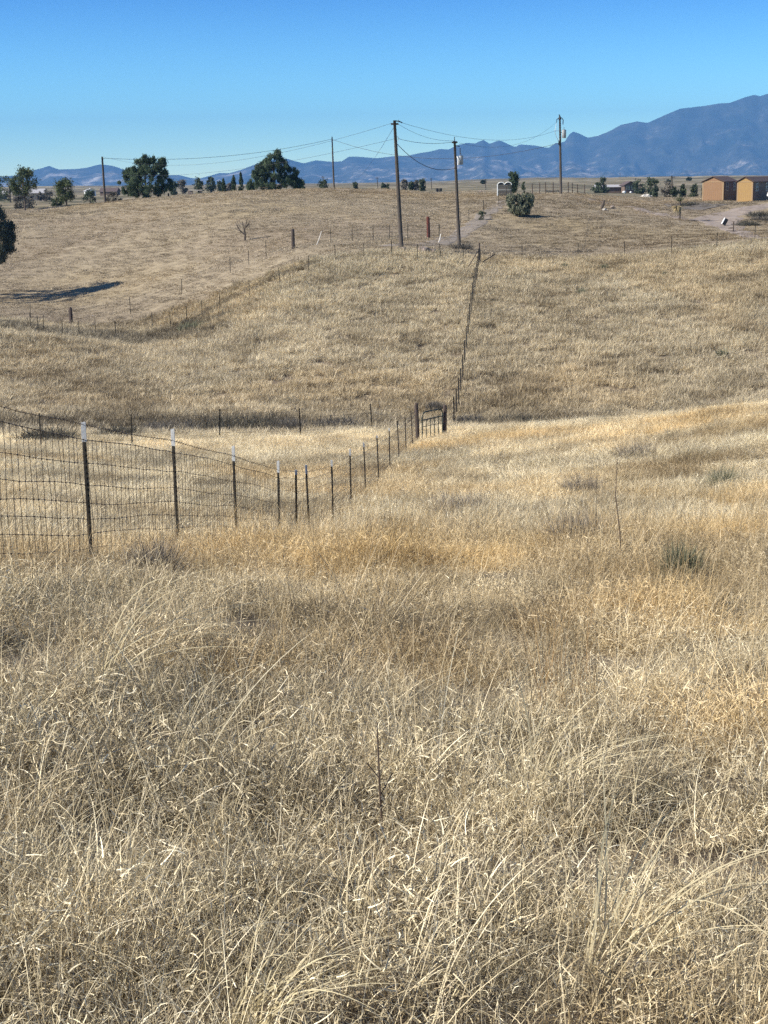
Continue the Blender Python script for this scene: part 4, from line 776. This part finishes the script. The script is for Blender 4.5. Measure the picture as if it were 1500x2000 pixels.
cable('faint line from the tallest pole falling to the far left horizon', T1+Vector((-.1, 0, -.6)), gp(700, 372, 330)+Vector((0, 0, 3)), .5, .014)
# ------------------------------------------------------------------ buildings
def gable(t, W, D, hw, hr, mw, mr, ov=.18, nm='wall'):
    MB().prism([(-W/2, -.4), (W/2, -.4), (W/2, hw), (0, hr), (-W/2, hw)], D).build(nm, mw, t)
    sl_ = math.hypot(W/2, hr-hw); e = ov/sl_; mb = MB(); th = .09
    for s in (-1, 1):
        a = (s*(W/2+ov), hw-(hr-hw)*e*1.0); mb.prism([(a[0], a[1]+.01), (a[0], a[1]+th), (0, hr+th+.01), (0, hr+.01)], D+2*ov)
    o = mb.build('roof', mr, t); o.location = (0, -ov, 0); return t
def win(t, c, w, h, axis, parent=None):       # axis 'x': wall faces +/-x, 'y': wall faces -y
    c = Vector(c); d = (.08, w, h) if axis == 'x' else (w, .08, h); f = MB(); fr = .06
    for dz in (-h/2, 0, h/2): f.box(c+Vector((0, 0, dz)), (.1, w+.1, fr) if axis == 'x' else (w+.1, .1, fr))
    for s in (-1, 1): f.box(c+(Vector((0, s*w/2, 0)) if axis == 'x' else Vector((s*w/2, 0, 0))), (.095, fr, h) if axis == 'x' else (fr, .095, h))
    fo = f.build('window', M_galv, t); MB().box(c, (.05, w, h) if axis == 'x' else (w, .05, h)).build('pane', M_glass, fo)
M_trimd = simple('grey_window_trim', (.12, .12, .13), (.2, .2, .2), 9, .6, 0)
M_slat = simple('dark_slats', (.03, .03, .03), (.06, .058, .055), 9, .7, 0)
M_darkside = simple('dark_brown_siding', (.16, .12, .10), (.25, .19, .15), 6, .8, .3, 0, (6, 6, .6))
def shed(lab, corner, W, D, hw, hr, msd, wins, ang=math.radians(-42)):
    c = Vector(corner)  # nearest front corner (right end of the front wall)
    ax = Vector((math.cos(ang), math.sin(ang), 0)); t = thing('garden_shed', lab, 'shed', c-ax*(W/2)-Vector((0, 0, .02)), ang)
    gable(t, W, D, hw, hr, M_darkside, M_roof, .16)
    MB().box((0, -.03, hw/2-.02), (W-.34, .06, hw-.06)).build('front_door', msd, t)
    g = MB().prism([(-W/2+.14, hw+.02), (W/2-.14, hw+.02), (0, hr-.1)], .05).build('gable_panel', msd, t); g.location = (0, -.05, 0)
    mb = MB()
    for s in (-1, 1): mb.box((s*(W/2-.085), -.035, hw/2), (.17, .07, hw))
    mb.box((0, -.04, hw), (W-.02, .075, .1)); mb.build('front_trim', M_trimy, t)
    mb = MB()
    for s in (-1, 1): mb.tube([(s*(W/2+.16), -.17, hw-.02), (0, -.17, hr+.05)], .06, 4)
    mb.box((W/2+.02, .04, hw/2), (.06, .16, hw)); mb.build('corner_trim', M_trim, t)
    for y in wins: win(t, (W/2+.01, y, 1.75), .5, .95, 'x')
    return t
c1 = gp(1413, 395, 199); shed('orange fronted wooden shed with dark side and two windows, left of the pair', c1, 3.05, 3.35, 2.35, 2.95, M_side, (.75, 2.55))
c2 = gp(1470, 396, 195); shed('amber fronted long wooden shed cut by the right edge', c2, 2.2, 8, 2.4, 2.95, M_side2, (.9, 3.4))
# vehicle cut by the right edge
t = thing('parked_car', 'dark vehicle with white front cut off by the right edge beside the shed', 'car', gp(1542, 397, 193), math.radians(20))
MB().prism([(-2.1, .35), (2.1, .35), (2.1, .95), (1.1, 1.05), (.5, 1.6), (-1.2, 1.6), (-1.6, 1.05), (-2.1, .95)], 1.75).build('body', M_black, t)
MB().box((-2.13, .87, .62), (.12, 1.5, .22)).box((-2.1, .87, .95), (.1, 1.2, .1)).build('bumper', M_white, t)
for s in (-1, 1):
    for y in (.05, 1.7):
        w_ = MB().tube([(s*1.35, y-.1, .36), (s*1.35, y+.1, .36)], .36, 16).build('wheel', M_black, t); MB().tube([(s*1.35, y-.12, .36), (s*1.35, y+.12, .36)], .2, 12).build('rim', M_galv, w_)
for y in (.3, 1.45): MB().tube([(-2.16, y, .82), (-2.1, y, .82)], .1, 10).build('headlight', M_white, t)
def house(lab, px, py, Y, W, D, hw, hr, mw, mr, rz, wins=(), name='house'):
    t = thing(name, lab, name.replace('_', ' ').split()[-1], gp(px, py, Y), rz); gable(t, W, D, hw, hr, mw, mr, .35)
    for x in wins: win(t, (x, 0, 1.35), .9, 1., 'y')
    return t
# gables face local -y; a long house is turned so its eave side faces the camera
house('low pale house with a white porch roof below the far left trees', 88, 399, 470, 5, 9, 2.3, 3.4, M_tan, M_roofg, math.radians(96))
t = house('white metal shed with a dark open end between the round tree and the leftmost pole', 178, 378, 620, 3.8, 5, 2.2, 3.1, M_white, M_roofg, math.radians(20), name='metal_shed')
MB().box((0, -.03, 1.1), (2.8, .05, 2.0)).build('opening_shade_panel', M_black, t)  # black panel on the closed end wall, painted shade of the open end
house('brown roofed house half hidden behind the bushy pine', 231, 378, 640, 4.5, 7, 1.6, 3.0, M_brownw, M_roof, math.radians(80), ())
t = house('low brown house with long shaded porch wing at right of the dark dense tree', 1209, 376, 430, 4, 6.5, 1.7, 2.2, M_brownw, M_roofg, math.radians(90))
t = house('small dark gabled house at the right end of the low porch wing', 1231, 376, 425, 3.2, 4, 2.1, 3.0, M_brownw, M_roof, math.radians(8), (-.7, .7))
house('white roofed far house at the left edge above the meadow', 12, 392, 560, 5, 9, 1.8, 2.8, M_brownw, M_roofg, math.radians(95))
for px, py, Y, s_, lab in ((1219, 378, 405, .5, 'white tarp covered heap in front of the brown gabled house'), (1232, 377, 408, .35, 'small white heap right of the tarp covered heap')):
    o = MB().rock((0, 0, .2), s_, int(px)).build('white_heap', M_white); o.location = gp(px, py, Y)+Vector((0, 0, .25)); tag(o, lab, 'heap')
o = MB().rock((0, 0, .1), 1.0, 21).rock((1.2, .2, 0), .8, 22).rock((-1., .1, -.1), .7, 23).rock((.4, -.6, -.1), .6, 24).build('rock_outcrop', M_rockw); o.location = gp(1262, 384, 285); tag(o, 'pale rock outcrop under the leaning dark trees', 'rock')
o = MB().rock((0, 0, 0), .35, 31).rock((.7, 0, -.05), .55, 32).rock((1.4, .1, -.1), .4, 33).build('pale_rubble', M_rockw); o.location = gp(750, 370, 262); tag(o, 'white rubble on the crest just left of the tallest pole', 'rubble')
o = MB().rock((0, 0, 0), .4, 41).rock((.6, 0, 0), .3, 42).build('brown_mound', M_rock); o.location = gp(937, 377, 240); tag(o, 'small reddish mound on the crest left of the slatted box', 'mound')
for px, lab in ((854, 'left one of two small black drums on the hill crest'), (860.5, 'right one of two small black drums on the hill crest')):
    o = MB().tube([(0, 0, -.1), (0, 0, .05), (0, 0, .1), (0, 0, .42), (0, 0, .46)], [.2, .2, .22, .22, .19], 12).build('black_drum', M_black); o.location = gp(px, 375, 238)+Vector((0, 0, .12)); tag(o, lab, 'drum', 'small black drums on the crest')
# stone gate post with lamp-like cap at the crest
t = thing('stone_pillar', 'short dark stone pillar with pale cap on the crest beside the big left pine', 'pillar', gp(372, 382, 262)); MB().box((0, 0, .5), (.75, .75, 1.6)).build('shaft', M_rock, t); MB().box((.9, 0, 1.25), (2.2, .9, .14)).build('cap', M_rockw, t); MB().box((1.7, 0, .5), (.4, .5, 1.36)).build('shaft', M_rock, t)
t = MB().tube([(0, 0, -.2), (.02, 0, .85)], [.14, .12], 8).build('wooden_post', M_wood); t.location = gp(329, 385, 250); tag(t, 'short dark stub post at the right foot of the bushy pine', 'post')
# slatted box with two arches
t = thing('slatted_box', 'grey slatted box with white left edge and two white arches beside the dark juniper', 'box', gp(986, 380, 214), math.radians(-8)); mb = MB()
for k in range(9): mb.box((0, 0, .12+k*.17), (1.85, .9-.001*k, .13))
mb.build('slats', M_slat, t)
for c_ in (-.48, .48):
    mb = MB(); mb.tube([(c_+.46*math.cos(a), -.46, 1.5+.34*math.sin(a)) for a in np.linspace(0, math.pi, 9)], .06, 6); mb.build('arch', M_white, t)
    MB().prism([(c_+.44*math.cos(a), 1.46+.32*math.sin(a)) for a in np.linspace(0, math.pi, 9)], .8).build('arch_panel', M_slat, t).location = (0, -.4, 0)
MB().box((-.97, -.1, .8), (.14, .8, 1.6)).build('side_board', M_white, t); MB().box((0, -.47, .82), (1.8, .05, .06)).build('rail', M_grey, t)
# tilted box, cross post and dry palm by the driveway
t = thing('tilted_box', 'black box with a white edge tipped over beside the driveway bend', 'box', hit(1416, 441), 0); R = Matrix.Rotation(math.radians(28), 3, 'Y')
MB().box((0, 0, .42), (.36, .35, .68), R).build('shell', M_black, t); MB().box((-.2, -.02, .52), (.06, .37, .7), R).build('lid', M_white, t)
t = thing('survey_post', 'thin dark post with low cross pieces beside the driveway bend', 'post', hit(1432, 453)); MB().tube([(0, 0, -.1), (.02, 0, 1.05)], .06, 6).build('shaft', M_wood, t); MB().tube([(-.7, 0, .12), (.3, 0, .1)], .035, 5).tube([(-.45, 0, .4), (.05, 0, .42)], .035, 5).build('cross_piece', M_wood, t)
t = thing('dry_palm', 'small palm with dark trunk and skirt of pale dry fronds on the right slope', 'palm', hit(1327, 430)); MB().tube([(0, 0, -.1), (.05, 0, 1.2), (0, 0, 2.1)], [.11, .1, .09], 8).build('trunk', M_bark, t)
for nm, m_, n_, th, z_ in (('dry_fronds', M_skirt, 260, (1.5, 2.9), 1.55), ('green_fronds', M_sage, 160, (.2, 1.2), 2.0)):
    V, B = blades(n_, (.5, 1.0), (.02, .045), th, (.1, .7), .08, 4, .1, (0, 1)); V[..., 2] = np.maximum(V[..., 2]+z_, .05); V[..., 0] -= .25 if nm == 'dry_fronds' else 0
    o = bpy.data.objects.new(nm, quads(nm, V, B, m_)); COL.objects.link(o); o.parent = t
for px, py, lab in ((1345, 402, 'dark weed clump on the bank below the conical tree'), (1460, 440, 'dark weedy clump at the driveway edge near the right border'), (1490, 430, 'grey weedy heap at the right border above the fence'), (1480, 422, 'dark heap of brush on the right driveway verge')):
    b_v = hit(px, py); bush('verge_weeds', lab, 'shrub', b_v, .7, 2.4, M_dust if 'grey' in lab else M_bdust, 500, (.02, .04), (.2, 1.2), (0, .8))
# haze
hb = MB().box((0, 9400, 280), (56000, 19800, 1040)).build('haze', None); hb.data.materials.clear(); tag(hb, kind='stuff', label='thin blue air between the camera and the mountains')
hm = bpy.data.materials.new('haze_air'); hm.use_nodes = True; hn = hm.node_tree; hn.nodes.remove(hn.nodes['Principled BSDF']); pv = hn.nodes.new('ShaderNodeVolumePrincipled')
pv.inputs['Color'].default_value = (.19, .45, .86, 1); pv.inputs['Density'].default_value = 7.4e-5; pv.inputs['Anisotropy'].default_value = 0
hn.links.new(pv.outputs[0], hn.nodes['Material Output'].inputs['Volume']); hb.data.materials.append(hm)
